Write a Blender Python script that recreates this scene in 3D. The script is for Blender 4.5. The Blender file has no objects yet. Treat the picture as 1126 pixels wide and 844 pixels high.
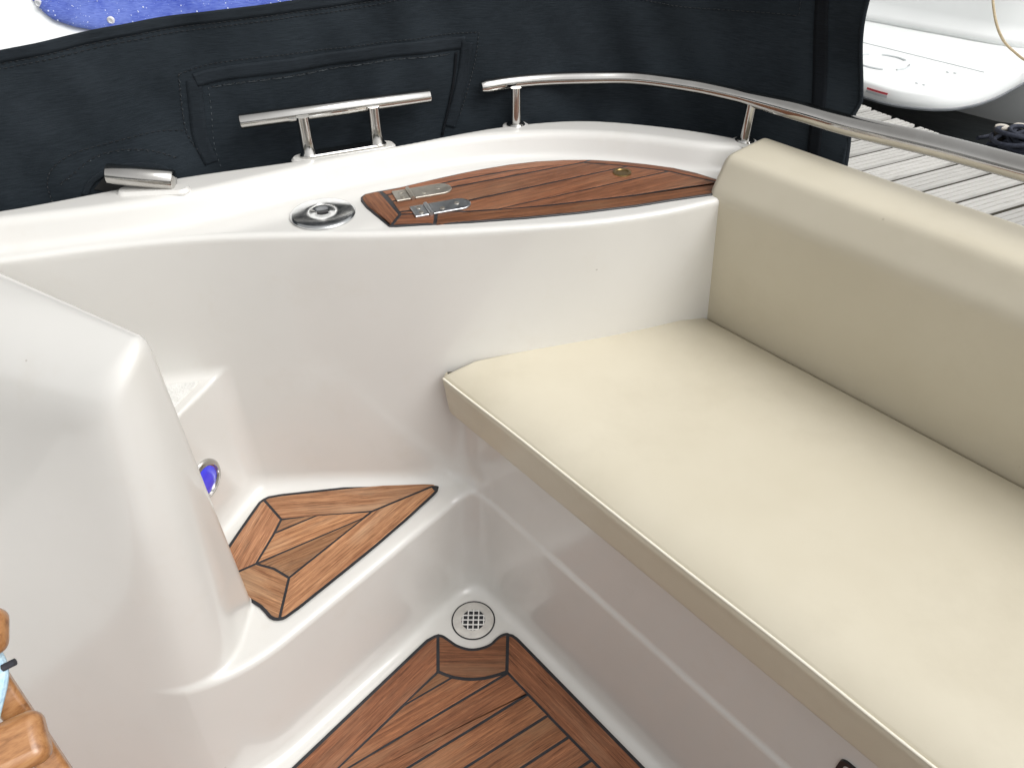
import bpy, math, random
import numpy as np
from mathutils import Vector, Matrix
random.seed(7); np.random.seed(7)
S = bpy.context.scene
R = math.radians
# ---------------- camera, sky, sun, exposure ----------------
cd = bpy.data.cameras.new('camera'); cam = bpy.data.objects.new('camera', cd)
S.collection.objects.link(cam); S.camera = cam
cam.location = (0, 0, 1.25); cam.rotation_euler = (R(50), 0, 0)
cd.sensor_width = 36; cd.lens = 26.0; cd.clip_start = .02; cd.clip_end = 4000
W = bpy.data.worlds.new('World'); S.world = W; W.use_nodes = True
SUN_EL, SUN_AZ = 52, 124          # azimuth measured from +Y towards +X
wn = W.node_tree; bgn = wn.nodes['Background']
sky = wn.nodes.new('ShaderNodeTexSky'); sky.sky_type = 'NISHITA'; sky.sun_disc = False
sky.sun_elevation = R(SUN_EL); sky.sun_rotation = R(SUN_AZ); sky.air_density = 1.0; sky.dust_density = 4
hs = wn.nodes.new('ShaderNodeHueSaturation'); hs.inputs['Saturation'].default_value = 0.0
wn.links.new(sky.outputs[0], hs.inputs['Color']); wn.links.new(hs.outputs[0], bgn.inputs[0])
bgn.inputs[1].default_value = .15
sd = bpy.data.lights.new('sun', 'SUN'); sun = bpy.data.objects.new('sun', sd); S.collection.objects.link(sun)
sd.energy = 1.0; sd.angle = R(40); sd.color = (1, .975, .94)
sun.rotation_euler = (R(90 - SUN_EL), 0, R(180 - SUN_AZ) )
dirv = Vector((math.sin(R(SUN_AZ)) * math.cos(R(SUN_EL)), math.cos(R(SUN_AZ)) * math.cos(R(SUN_EL)), math.sin(R(SUN_EL))))
sun.rotation_euler = dirv.to_track_quat('Z', 'Y').to_euler()
S.view_settings.view_transform = 'Standard'; S.view_settings.look = 'None'
S.view_settings.exposure = .32; S.view_settings.gamma = 1
try: S.cycles.max_bounces = 10
except Exception: pass

# ---------------- helpers ----------------
def tag(o, label=None, cat=None, group=None, kind=None):
    for k, v in (('label', label), ('category', cat), ('group', group), ('kind', kind)):
        if v: o[k] = v
    return o
def empty(name, loc=(0, 0, 0)):
    o = bpy.data.objects.new(name, None); S.collection.objects.link(o); o.location = loc; o.empty_display_size = .1
    return o
class MB:
    def __init__(s): s.v = []; s.f = []; s.uv = []; s.tint = []
    def add(s, v, f, uv=None, tint=None):
        b = len(s.v); s.v += [tuple(p) for p in v]
        for q in f:
            s.f.append([i + b for i in q])
            s.uv.append([uv[i] for i in q] if uv else [(0, 0)] * len(q)); s.tint.append(tint or (.5, .5, .5))
        return s
    def box(s, c, size, rot=None, M=None):
        x, y, z = [d / 2 for d in size]
        vs = [Vector((i * x, j * y, k * z)) for k in (-1, 1) for j in (-1, 1) for i in (-1, 1)]
        if rot is not None: vs = [Matrix.Rotation(rot, 3, 'Z') @ v for v in vs]
        if M is not None: vs = [M @ v for v in vs]
        vs = [v + Vector(c) for v in vs]
        return s.add(vs, [(0, 2, 3, 1), (4, 5, 7, 6), (0, 1, 5, 4), (2, 6, 7, 3), (0, 4, 6, 2), (1, 3, 7, 5)])
    def prism(s, poly, z0, z1, bev=0.0):
        n = len(poly)
        if area(poly) < 0: poly = poly[::-1]
        if bev:
            inn = offset(poly, bev)
            v = [(x, y, z0) for x, y in poly] + [(x, y, z1 - bev) for x, y in poly] + [(x, y, z1) for x, y in inn]; L = 3
        else:
            v = [(x, y, z0) for x, y in poly] + [(x, y, z1) for x, y in poly]; L = 2
        f = [tuple(range(n))[::-1], tuple((L - 1) * n + i for i in range(n))]
        for l in range(L - 1):
            for i in range(n):
                j = (i + 1) % n; f.append((l * n + i, l * n + j, (l + 1) * n + j, (l + 1) * n + i))
        return s.add(v, f)
    def tube(s, path, r, n=14, cap=True, closed=False):
        path = [Vector(p) for p in path]; m = len(path)
        rr = r if isinstance(r, (list, tuple)) else [r] * m
        up = None; rings = []
        for i, p in enumerate(path):
            if closed: t = (path[(i + 1) % m] - path[i - 1]).normalized()
            else: t = (path[min(i + 1, m - 1)] - path[max(i - 1, 0)]).normalized()
            if up is None:
                a = Vector((0, 0, 1)) if abs(t.z) < .9 else Vector((1, 0, 0)); up = (a - t * a.dot(t)).normalized()
            else: up = (up - t * up.dot(t)).normalized()
            b = t.cross(up)
            rings.append([p + (up * math.cos(2 * math.pi * k / n) + b * math.sin(2 * math.pi * k / n)) * rr[i] for k in range(n)])
        v = [q for rg in rings for q in rg]; f = []
        for i in range(m if closed else m - 1):
            i2 = (i + 1) % m
            for k in range(n):
                k2 = (k + 1) % n; f.append((i * n + k, i * n + k2, i2 * n + k2, i2 * n + k))
        if cap and not closed: f += [tuple(range(n))[::-1], tuple((m - 1) * n + k for k in range(n))]
        return s.add(v, f)
    def lathe(s, prof, c=(0, 0, 0), n=40, M=None):
        v = []; f = []
        for r, z in prof:
            for k in range(n):
                a = 2 * math.pi * k / n; p = Vector((r * math.cos(a), r * math.sin(a), z))
                if M is not None: p = M @ p
                v.append(p + Vector(c))
        for i in range(len(prof) - 1):
            for k in range(n):
                k2 = (k + 1) % n; f.append((i * n + k, i * n + k2, (i + 1) * n + k2, (i + 1) * n + k))
        if prof[-1][0] > 1e-5: f.append(tuple((len(prof) - 1) * n + k for k in range(n)))
        if prof[0][0] > 1e-5: f.append(tuple(range(n))[::-1])
        return s.add(v, f)
    def grid(s, P, closed_u=False):
        nu, nv = len(P), len(P[0]); v = [q for r in P for q in r]; f = []
        for i in range(nu if closed_u else nu - 1):
            for j in range(nv - 1):
                a = i * nv + j; b = ((i + 1) % nu) * nv + j; f.append((a, b, b + 1, a + 1))
        return s.add(v, f)
    def build(s, name, mat, parent=None, smooth=35, bevel=0, seg=3, mods=None):
        me = bpy.data.meshes.new(name); me.from_pydata(s.v, [], s.f)
        if any(t != (.5, .5, .5) for t in s.tint):
            uvl = me.uv_layers.new(name='UVMap'); col = me.attributes.new('tint', 'FLOAT_COLOR', 'FACE')
            k = 0
            for fi, q in enumerate(s.uv):
                for c in q: uvl.data[k].uv = c; k += 1
                t = s.tint[fi]; col.data[fi].color = (t[0], t[1], t[2], 1)
        me.validate(); me.update()
        if smooth: me.shade_smooth(); me.set_sharp_from_angle(angle=R(smooth))
        me.materials.append(mat)
        o = bpy.data.objects.new(name, me); S.collection.objects.link(o)
        if parent is not None:
            o.parent = parent
            if parent.type == 'EMPTY' or True: o.matrix_parent_inverse = Matrix.Identity(4); off = world_loc(parent); me.transform(Matrix.Translation(-off))
        if bevel:
            b = o.modifiers.new('bevel', 'BEVEL'); b.width = bevel; b.segments = seg; b.limit_method = 'ANGLE'; b.angle_limit = R(40)
        return o
def world_loc(o):
    v = Vector(o.location)
    while o.parent: o = o.parent; v += Vector(o.location)
    return v
def area(p): return .5 * sum(p[i][0] * p[(i + 1) % len(p)][1] - p[(i + 1) % len(p)][0] * p[i][1] for i in range(len(p)))
def offset(poly, d):
    """inset a counter-clockwise polygon by d (mitred)"""
    n = len(poly); out = []
    for i in range(n):
        a, b, c = Vector(poly[i - 1]), Vector(poly[i]), Vector(poly[(i + 1) % n])
        e1 = (b - a); e2 = (c - b)
        if e1.length < 1e-6 or e2.length < 1e-6: out.append(tuple(b)); continue
        e1.normalize(); e2.normalize()
        n1 = Vector((-e1.y, e1.x)); n2 = Vector((-e2.y, e2.x)); m = n1 + n2
        if m.length < .2: m = n1
        m.normalize(); out.append(tuple(b + m * (d / max(.45, m.dot(n1)))))
    return out
def clean(poly, eps=1e-4):
    out = []
    for p in poly:
        if not out or math.hypot(p[0] - out[-1][0], p[1] - out[-1][1]) > eps: out.append((float(p[0]), float(p[1])))
    while len(out) > 2 and math.hypot(out[0][0] - out[-1][0], out[0][1] - out[-1][1]) < eps: out.pop()
    return out
def catmull(pts, k=8):
    pts = [np.array(p, float) for p in pts]; P = [2 * pts[0] - pts[1]] + pts + [2 * pts[-1] - pts[-2]]; out = []
    for i in range(1, len(P) - 2):
        for j in range(k):
            t = j / k; a, b, c, d = P[i - 1], P[i], P[i + 1], P[i + 2]
            out.append(.5 * (2 * b + (c - a) * t + (2 * a - 5 * b + 4 * c - d) * t * t + (3 * b - a - 3 * c + d) * t ** 3))
    out.append(pts[-1]); return np.array(out)

# ---------------- materials ----------------
def mat(name, col=(.5, .5, .5), rough=.5, metal=0, coat=0, spec=.5, coatr=.05):
    m = bpy.data.materials.new(name); m.use_nodes = True; b = m.node_tree.nodes['Principled BSDF']
    b.inputs['Base Color'].default_value = (*col, 1); b.inputs['Roughness'].default_value = rough
    b.inputs['Metallic'].default_value = metal; b.inputs['Coat Weight'].default_value = coat
    b.inputs['Coat Roughness'].default_value = coatr; b.inputs['Specular IOR Level'].default_value = spec
    m['b'] = 1; return m
def nd(m, t, **kw):
    n = m.node_tree.nodes.new(t)
    for k, v in kw.items():
        if k in n.inputs: n.inputs[k].default_value = v
        else: setattr(n, k, v)
    return n
def lk(m, a, b): m.node_tree.links.new(a, b)
def bs(m): return m.node_tree.nodes['Principled BSDF']
def ramp(m, stops):
    r = m.node_tree.nodes.new('ShaderNodeValToRGB'); e = r.color_ramp.elements
    while len(e) < len(stops): e.new(.5)
    for i, (p, c) in enumerate(stops): e[i].position = p; e[i].color = (*c, 1) if len(c) == 3 else c
    return r
def mottled(name, c1, c2, scale, rough=.5, bump=0, bscale=300, metal=0, coat=0, rr=None, spec=.5, coatr=.05, bd=.001):
    m = mat(name, c1, rough, metal, coat, spec, coatr); tc = nd(m, 'ShaderNodeTexCoord')
    n = nd(m, 'ShaderNodeTexNoise', Scale=scale, Detail=6.0, Roughness=.6); lk(m, tc.outputs['Object'], n.inputs['Vector'])
    r = ramp(m, [(.35, c1), (.65, c2)]); lk(m, n.outputs[0], r.inputs[0]); lk(m, r.outputs[0], bs(m).inputs['Base Color'])
    if rr:
        mr = nd(m, 'ShaderNodeMapRange'); mr.inputs[3].default_value = rr[0]; mr.inputs[4].default_value = rr[1]
        mr.inputs[1].default_value = .3; mr.inputs[2].default_value = .7
        n3 = nd(m, 'ShaderNodeTexNoise', Scale=scale * 2.7, Detail=8.0); lk(m, tc.outputs['Object'], n3.inputs['Vector'])
        lk(m, n3.outputs[0], mr.inputs[0]); lk(m, mr.outputs[0], bs(m).inputs['Roughness'])
    if bump:
        n2 = nd(m, 'ShaderNodeTexNoise', Scale=bscale, Detail=3.0); lk(m, tc.outputs['Object'], n2.inputs['Vector'])
        bp = nd(m, 'ShaderNodeBump', Strength=bump, Distance=bd); lk(m, n2.outputs[0], bp.inputs['Height']); lk(m, bp.outputs[0], bs(m).inputs['Normal'])
    return m
def gelcoat():
    m = mat('white gelcoat', (.7, .7, .68), .32, 0, .75, .5, .06); tc = nd(m, 'ShaderNodeTexCoord')
    n = nd(m, 'ShaderNodeTexNoise', Scale=2.2, Detail=5.0, Roughness=.6); lk(m, tc.outputs['Object'], n.inputs['Vector'])
    r = ramp(m, [(.3, (.63, .618, .588)), (.7, (.675, .662, .632))]); lk(m, n.outputs[0], r.inputs[0])
    # fine grime specks and faint scuffs
    v = nd(m, 'ShaderNodeTexVoronoi', Scale=16.0); lk(m, tc.outputs['Object'], v.inputs['Vector'])
    r2 = ramp(m, [(.018, (1, 1, 1)), (.030, (0, 0, 0))]); lk(m, v.outputs['Distance'], r2.inputs[0])
    v3 = nd(m, 'ShaderNodeTexNoise', Scale=9.0, Detail=2.0); lk(m, tc.outputs['Object'], v3.inputs['Vector'])
    r4 = ramp(m, [(.52, (0, 0, 0)), (.6, (1, 1, 1))]); lk(m, v3.outputs[0], r4.inputs[0])
    mu = nd(m, 'ShaderNodeMath', operation='MULTIPLY'); lk(m, r2.outputs[0], mu.inputs[0]); lk(m, r4.outputs[0], mu.inputs[1])
    mu2 = nd(m, 'ShaderNodeMath', operation='MULTIPLY'); lk(m, mu.outputs[0], mu2.inputs[0]); mu2.inputs[1].default_value = .55
    mx = nd(m, 'ShaderNodeMix', data_type='RGBA'); lk(m, mu2.outputs[0], mx.inputs[0]); lk(m, r.outputs[0], mx.inputs[6]); mx.inputs[7].default_value = (.16, .12, .08, 1)
    n4 = nd(m, 'ShaderNodeTexNoise', Scale=14.0, Detail=8.0, Roughness=.7); lk(m, tc.outputs['Object'], n4.inputs['Vector'])
    r5 = ramp(m, [(.56, (0, 0, 0)), (.85, (.35, .35, .35))]); lk(m, n4.outputs[0], r5.inputs[0])
    mx2 = nd(m, 'ShaderNodeMix', data_type='RGBA'); lk(m, r5.outputs[0], mx2.inputs[0]); lk(m, mx.outputs[2], mx2.inputs[6]); mx2.inputs[7].default_value = (.58, .54, .47, 1)
    lk(m, mx2.outputs[2], bs(m).inputs['Base Color'])
    mr = nd(m, 'ShaderNodeMapRange'); mr.inputs[1].default_value = .35; mr.inputs[2].default_value = .75; mr.inputs[3].default_value = .06; mr.inputs[4].default_value = .2
    lk(m, n4.outputs[0], mr.inputs[0]); lk(m, mr.outputs[0], bs(m).inputs['Coat Roughness'])
    n2 = nd(m, 'ShaderNodeTexNoise', Scale=7.0, Detail=2.0); lk(m, tc.outputs['Object'], n2.inputs['Vector'])
    bp = nd(m, 'ShaderNodeBump', Strength=.03, Distance=.004); lk(m, n2.outputs[0], bp.inputs['Height']); lk(m, bp.outputs[0], bs(m).inputs['Normal']); lk(m, bp.outputs[0], bs(m).inputs['Coat Normal'])
    return m
GEL = gelcoat()
def teak(name, dark, light, grey, rough=.62, gsc=1.0):
    m = mat(name, light, rough, 0, 0, .35); uv = nd(m, 'ShaderNodeUVMap', uv_map='UVMap')
    at = nd(m, 'ShaderNodeAttribute', attribute_name='tint')
    def nz(sx, sy, det, ro=.6, dist=0):
        mp = nd(m, 'ShaderNodeMapping'); mp.inputs['Scale'].default_value = (sx, sy, 1); lk(m, uv.outputs[0], mp.inputs[0])
        n = nd(m, 'ShaderNodeTexNoise', Scale=1.0, Detail=det, Roughness=ro, Distortion=dist); lk(m, mp.outputs[0], n.inputs['Vector']); return n
    a = nz(7 * gsc, 150 * gsc, 8.0, .7, .3); b = nz(16 * gsc, 430 * gsc, 4.0, .75); c = nz(5, 22, 4.0); 
    r = ramp(m, [(.30, dark), (.5, tuple((x + y) / 2 for x, y in zip(dark, light))), (.68, light)]); lk(m, a.outputs[0], r.inputs[0])
    # fine dark pores
    rp = ramp(m, [(.36, (.30, .25, .23)), (.50, (1, 1, 1))]); lk(m, b.outputs[0], rp.inputs[0])
    mx = nd(m, 'ShaderNodeMix', data_type='RGBA', blend_type='MULTIPLY'); mx.inputs[0].default_value = .75; lk(m, r.outputs[0], mx.inputs[6]); lk(m, rp.outputs[0], mx.inputs[7])
    rg = ramp(m, [(.48, (0, 0, 0)), (.72, (.6, .6, .6))]); lk(m, c.outputs[0], rg.inputs[0])
    mg = nd(m, 'ShaderNodeMix', data_type='RGBA'); lk(m, rg.outputs[0], mg.inputs[0]); lk(m, mx.outputs[2], mg.inputs[6]); mg.inputs[7].default_value = (*grey, 1)
    d = nz(30, 900, 2.0); rs = ramp(m, [(.62, (0, 0, 0)), (.70, (.5, .5, .5))]); lk(m, d.outputs[0], rs.inputs[0])
    ms = nd(m, 'ShaderNodeMix', data_type='RGBA'); lk(m, rs.outputs[0], ms.inputs[0]); lk(m, mg.outputs[2], ms.inputs[6]); ms.inputs[7].default_value = (*[min(1, x * 1.7) for x in light], 1)
    mt = nd(m, 'ShaderNodeMix', data_type='RGBA', blend_type='MULTIPLY'); mt.inputs[0].default_value = 1; lk(m, ms.outputs[2], mt.inputs[6])
    sc = nd(m, 'ShaderNodeVectorMath', operation='SCALE'); sc.inputs['Scale'].default_value = 1.0; lk(m, at.outputs['Color'], sc.inputs[0]); lk(m, sc.outputs[0], mt.inputs[7])
    lk(m, mt.outputs[2], bs(m).inputs['Base Color'])
    bp = nd(m, 'ShaderNodeBump', Strength=.5, Distance=.0006); lk(m, b.outputs[0], bp.inputs['Height']); lk(m, bp.outputs[0], bs(m).inputs['Normal'])
    return m
TEAK_SOLE = teak('oiled teak sole', (.10, .037, .017), (.32, .135, .064), (.27, .155, .09))
TEAK_STEP = teak('bare teak step', (.17, .064, .028), (.47, .245, .125), (.44, .30, .19))
TEAK_HATCH = teak('varnished teak hatch', (.09, .033, .015), (.30, .118, .055), (.30, .16, .09), .5)
CAULK = mottled('black caulk', (.008, .009, .012), (.02, .02, .024), 60, .45)
VINYL = mottled('cream vinyl', (.585, .535, .42), (.615, .566, .452), 5, .42, .22, 900, coat=.12, coatr=.35, bd=.0004, rr=(.38, .5))
def specks(m, scale, col, amt, lo=.016, hi=.028):
    b = bs(m); src_ = b.inputs['Base Color'].links[0].from_socket; tc = nd(m, 'ShaderNodeTexCoord')
    v = nd(m, 'ShaderNodeTexVoronoi', Scale=scale); lk(m, tc.outputs['Object'], v.inputs['Vector'])
    r = ramp(m, [(lo, (amt, amt, amt)), (hi, (0, 0, 0))]); lk(m, v.outputs['Distance'], r.inputs[0])
    n = nd(m, 'ShaderNodeTexNoise', Scale=3.0, Detail=7.0, Roughness=.7); lk(m, tc.outputs['Object'], n.inputs['Vector'])
    r2 = ramp(m, [(.5, (0, 0, 0)), (.8, (amt * .45,) * 3)]); lk(m, n.outputs[0], r2.inputs[0])
    ad = nd(m, 'ShaderNodeMath', operation='MAXIMUM'); lk(m, r.outputs[0], ad.inputs[0]); lk(m, r2.outputs[0], ad.inputs[1])
    mx = nd(m, 'ShaderNodeMix', data_type='RGBA'); lk(m, ad.outputs[0], mx.inputs[0]); lk(m, src_, mx.inputs[6]); mx.inputs[7].default_value = (*col, 1); lk(m, mx.outputs[2], b.inputs['Base Color'])
_n = nd(VINYL, 'ShaderNodeTexNoise', Scale=7.0, Detail=3.0, Roughness=.5, Distortion=.6); lk(VINYL, [n for n in VINYL.node_tree.nodes if n.type == 'TEX_COORD'][0].outputs['Object'], _n.inputs['Vector'])
_b0 = bs(VINYL).inputs['Normal'].links[0].from_node; _b = nd(VINYL, 'ShaderNodeBump', Strength=.35, Distance=.004); lk(VINYL, _n.outputs[0], _b.inputs['Height']); lk(VINYL, _b.outputs[0], _b0.inputs['Normal'])
specks(VINYL, 11.0, (.30, .25, .17), .5)
PIPE = mottled('cream piping', (.78, .74, .62), (.84, .8, .7), 60, .45)
CHROME = mottled('polished stainless', (.60, .59, .57), (.50, .485, .46), 14, .1, metal=1, rr=(.06, .16))
WORN = mottled('worn stainless', (.58, .55, .49), (.44, .41, .36), 40, .4, metal=1, rr=(.4, .6))
SATIN = mottled('satin stainless', (.62, .64, .66), (.5, .52, .54), 40, .3, metal=1, rr=(.3, .45))
CAPM = mottled('turned stainless', (.66, .67, .68), (.56, .57, .58), 30, .2, metal=1, rr=(.13, .24))
BRASS = mottled('tarnished brass', (.22, .15, .06), (.32, .22, .09), 60, .35, metal=1)
BLACK = mottled('black plastic', (.012, .010, .012), (.02, .017, .018), 30, .35)
HOLE = mottled('drain hole', (.004, .004, .004), (.008, .008, .008), 30, .9)
PLAST = mottled('greyed white plastic', (.50, .48, .45), (.62, .60, .56), 60, .4)
PLAST_W = mottled('white plastic grid', (.70, .69, .67), (.78, .77, .75), 60, .4)
BLUEL = mottled('blue lens', (.035, .04, .75), (.06, .07, .85), 60, .2, coat=1)
VARN = mat('golden varnished wood', (.4, .2, .08), .35, 0, .5, .5, .18)
_t = nd(VARN, 'ShaderNodeTexCoord'); _m = nd(VARN, 'ShaderNodeMapping'); _m.inputs['Rotation'].default_value = (0, .3, -.5); lk(VARN, _t.outputs['Object'], _m.inputs[0])
_s = nd(VARN, 'ShaderNodeMapping'); _s.inputs['Scale'].default_value = (9, 150, 150); lk(VARN, _m.outputs[0], _s.inputs[0])
_n = nd(VARN, 'ShaderNodeTexNoise', Scale=1.0, Detail=7.0, Roughness=.65, Distortion=.4); lk(VARN, _s.outputs[0], _n.inputs['Vector'])
_r = ramp(VARN, [(.3, (.20, .082, .026)), (.5, (.37, .17, .062)), (.72, (.47, .25, .105))]); lk(VARN, _n.outputs[0], _r.inputs[0]); lk(VARN, _r.outputs[0], bs(VARN).inputs['Base Color'])
ROPE_B = mottled('pale blue rope', (.35, .55, .70), (.55, .72, .82), 200, .7, .5, 500)
ROPE_D = mottled('dark blue rope', (.012, .016, .03), (.03, .035, .055), 90, .85, .8, 350, bd=.002)
ROPE_T = mottled('tan rope', (.42, .33, .20), (.55, .45, .30), 80, .8, .5, 300)
TIP = mottled('dark cord end', (.02, .022, .03), (.04, .04, .05), 90, .6)
GREYW = mottled('weathered dock wood', (.42, .40, .38), (.56, .545, .53), 6, .85, .5, 120)
DARKW = mottled('dock underside wood', (.035, .03, .026), (.06, .055, .05), 6, .9)
PALE = mottled('pale wood top', (.5, .46, .40), (.62, .58, .52), 30, .8)
HULLW = mottled('white hull', (.84, .86, .85), (.88, .90, .89), 1.3, .25, coat=.5)
HULLG = mottled('grey hull trim', (.10, .11, .12), (.16, .17, .18), 10, .5)
HULLU = mottled('hull grey panel', (.52, .55, .56), (.60, .63, .64), 10, .5)
REDL = mottled('red label', (.6, .05, .07), (.7, .08, .1), 90, .5)
def canvas_mat(name, c1, c2, bd=.0006):
    m = mat(name, c1, .82, 0, 0, .2); tc = nd(m, 'ShaderNodeTexCoord')
    n = nd(m, 'ShaderNodeTexNoise', Scale=6.0, Detail=6.0, Roughness=.65); lk(m, tc.outputs['Object'], n.inputs['Vector'])
    mp = nd(m, 'ShaderNodeMapping'); mp.inputs['Scale'].default_value = (60, 60, 900); lk(m, tc.outputs['Object'], mp.inputs[0])
    f = nd(m, 'ShaderNodeTexNoise', Scale=1.0, Detail=4.0); lk(m, mp.outputs[0], f.inputs['Vector'])
    ad = nd(m, 'ShaderNodeMath', operation='MULTIPLY_ADD'); lk(m, f.outputs[0], ad.inputs[0]); ad.inputs[1].default_value = .7; lk(m, n.outputs[0], ad.inputs[2])
    r = ramp(m, [(.68, c1), (1.0, c2)]); lk(m, ad.outputs[0], r.inputs[0]); lk(m, r.outputs[0], bs(m).inputs['Base Color'])
    bp = nd(m, 'ShaderNodeBump', Strength=.6, Distance=bd); lk(m, f.outputs[0], bp.inputs['Height']); lk(m, bp.outputs[0], bs(m).inputs['Normal'])
    return m
CANVAS = canvas_mat('charcoal navy canvas', (.0075, .0115, .0155), (.0155, .0215, .0275))
CANVAS2 = canvas_mat('canvas facing', (.0068, .0100, .0135), (.014, .019, .0245))
CANVAS3 = canvas_mat('dark webbing', (.0015, .0022, .0035), (.004, .006, .009))
THREAD = mottled('thread', (.002, .003, .004), (.012, .014, .017), 300, .6)
THREADL = mottled('frayed pale thread', (.012, .016, .02), (.075, .09, .10), 45, .7)
BLUEC = canvas_mat('royal blue cover cloth', (.045, .075, .38), (.15, .21, .56), .003)

# ---------------- frame of the stern seat ----------------
O2 = np.array((.312, .997)); N2 = np.array((.752, .659)); D2 = np.array((.659, -.752))
def TN(t, n): p = O2 + t * D2 + n * N2; return (float(p[0]), float(p[1]))
ZS = .07     # cockpit sole

# ---------------- moulded cockpit: implicit surface -> mesh ----------------
wall_c = catmull([(-1.6, .56), (-1.2, .655), (-.9, .72), (-.75, .757), (-.627, .791), (-.521, .823), (-.408, .846), (-.308, .8535), (-.2, .857), (-.1, .864), (-.004, .883), (.1, .913), (.2, .945), (.306, .984), (.40, 1.03), (.7, 1.16), (1.1, 1.3)], 5)
wallt_c = catmull([(-1.6, .56), (-1.2, .655), (-.9, .72), (-.75, .757), (-.627, .791), (-.521, .823), (-.408, .846), (-.308, .8535), (-.2, .855), (-.1, .860), (-.004, .871), (.044, .877), (.117, .889), (.206, .916), (.284, .951), (.38, .995), (.7, 1.14), (1.1, 1.3)], 5)
junc_c = catmull([(-1.6, .5), (-1.1, .66), (-.8, .76), (-.635, .807), (-.535, .835), (-.432, .874), (-.298, .955), (-.216, 1.003), (-.127, 1.048), (-.032, 1.080), (.08, 1.092), (.189, 1.075), (.28, 1.043), (.36, 1.035), (.44, .965), (.6, .785), (.9, .44), (1.4, -.13), (1.8, -.6)], 6)
outer_c = catmull([(-1.9, .22), (-1.3, .55), (-1.0, .69), (-.8, .785), (-.638, .845), (-.545, .892), (-.446, .943), (-.310, .993), (-.177, 1.047), (-.086, 1.092), (-.004, 1.128), (.109, 1.150), (.220, 1.128), (.286, 1.103), (.345, 1.072), (.42, 1.015), (.52, .915), (.70, .71), (.9, .482), (1.4, -.09), (1.8, -.55)], 6)
def dense(c):
    x = c[:, 0]; y = c[:, 1]; xx = np.linspace(x[0], x[-1], 4000); yy = np.interp(xx, x, y)
    k = np.ones(61) / 61
    for _ in range(2): yy = np.convolve(np.pad(yy, 30, mode='reflect', reflect_type='odd'), k, mode='valid')
    g = np.gradient(yy, xx); return xx, yy, 1 / np.sqrt(1 + g * g)
wall_d, wallt_d, junc_d, outer_d = dense(wall_c), dense(wallt_c), dense(junc_c), dense(outer_c)
def sdc(d, x, y):
    """signed distance to a plan curve, positive beyond it"""
    return (y - np.interp(x, d[0], d[1])) * np.interp(x, d[0], d[2])
def smin(a, b, k):
    h = np.maximum(k - np.abs(a - b), 0) / k; return np.minimum(a, b) - h * h * k * .25
def smax(a, b, k): return -smin(-a, -b, k)
def plan(x, y):
    n = (x - O2[0]) * N2[0] + (y - O2[1]) * N2[1]
    c = -.752 * x + .659 * y
    return dict(x=x, y=y, n=n, c=c, w=-sdc(wall_d, x, y), wt=-sdc(wallt_d, x, y), j=-sdc(junc_d, x, y), o=sdc(outer_d, x, y))
def comps(p, z):
    x, y, n, c, w, j, o = (p[k] for k in 'x y n c w j o'.split())
    q = np.clip((z - ZS) / .72, 0, 1.1)
    yf = .446 + q * .090 + q * q * np.maximum(-.38 - x, 0) * .45
    lowl = smax(.605 - c + .0 * z, (yf + .25 * np.maximum(-.43 - x, 0) - y) * .9, .08)
    A = smax(lowl, z - .316, .012)
    Sb = smin(smax(-.386 - n - (.316 - z) * .03, z - .316, .010), smax(-.3815 - n + (z - .316) * .05, z - .47, .02), .004)
    sz = np.clip((z - .55) / .235, 0, 1); w = w * (1 - sz) + p['wt'] * sz
    wv = smin(w, .085 - n, .02)
    Wl = smax(wv, z - .785, .009)
    G = smax(smax((j + .40 * (z - .785)) / 1.08, z - .822, .010), .777 - z, .003)
    d2 = (x + .43) * .946 - (y - .847) * .324
    S2 = smax(smax(d2, .67 - y, .03), z - .56, .006)
    fr = (yf - y) * .9
    C = smax(smax(smax(x + .378, .605 - c, .04), fr, .08), smax(smax(fr, z - .80, .09), .498 * x + .867 * y - .353, .022), .012)
    F = z - ZS
    return A, Sb, Wl, G, S2, C, F
def sdf(p, z):
    A, Sb, Wl, G, S2, C, F = comps(p, z)
    r = smin(Wl, G, .012)
    r = smin(r, smin(A, Sb, .06), .03)
    r = smin(r, S2, .02); r = smin(r, C, .008); r = smin(r, F, .022)
    return smax(r, p['o'] - .006, .010)
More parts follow.
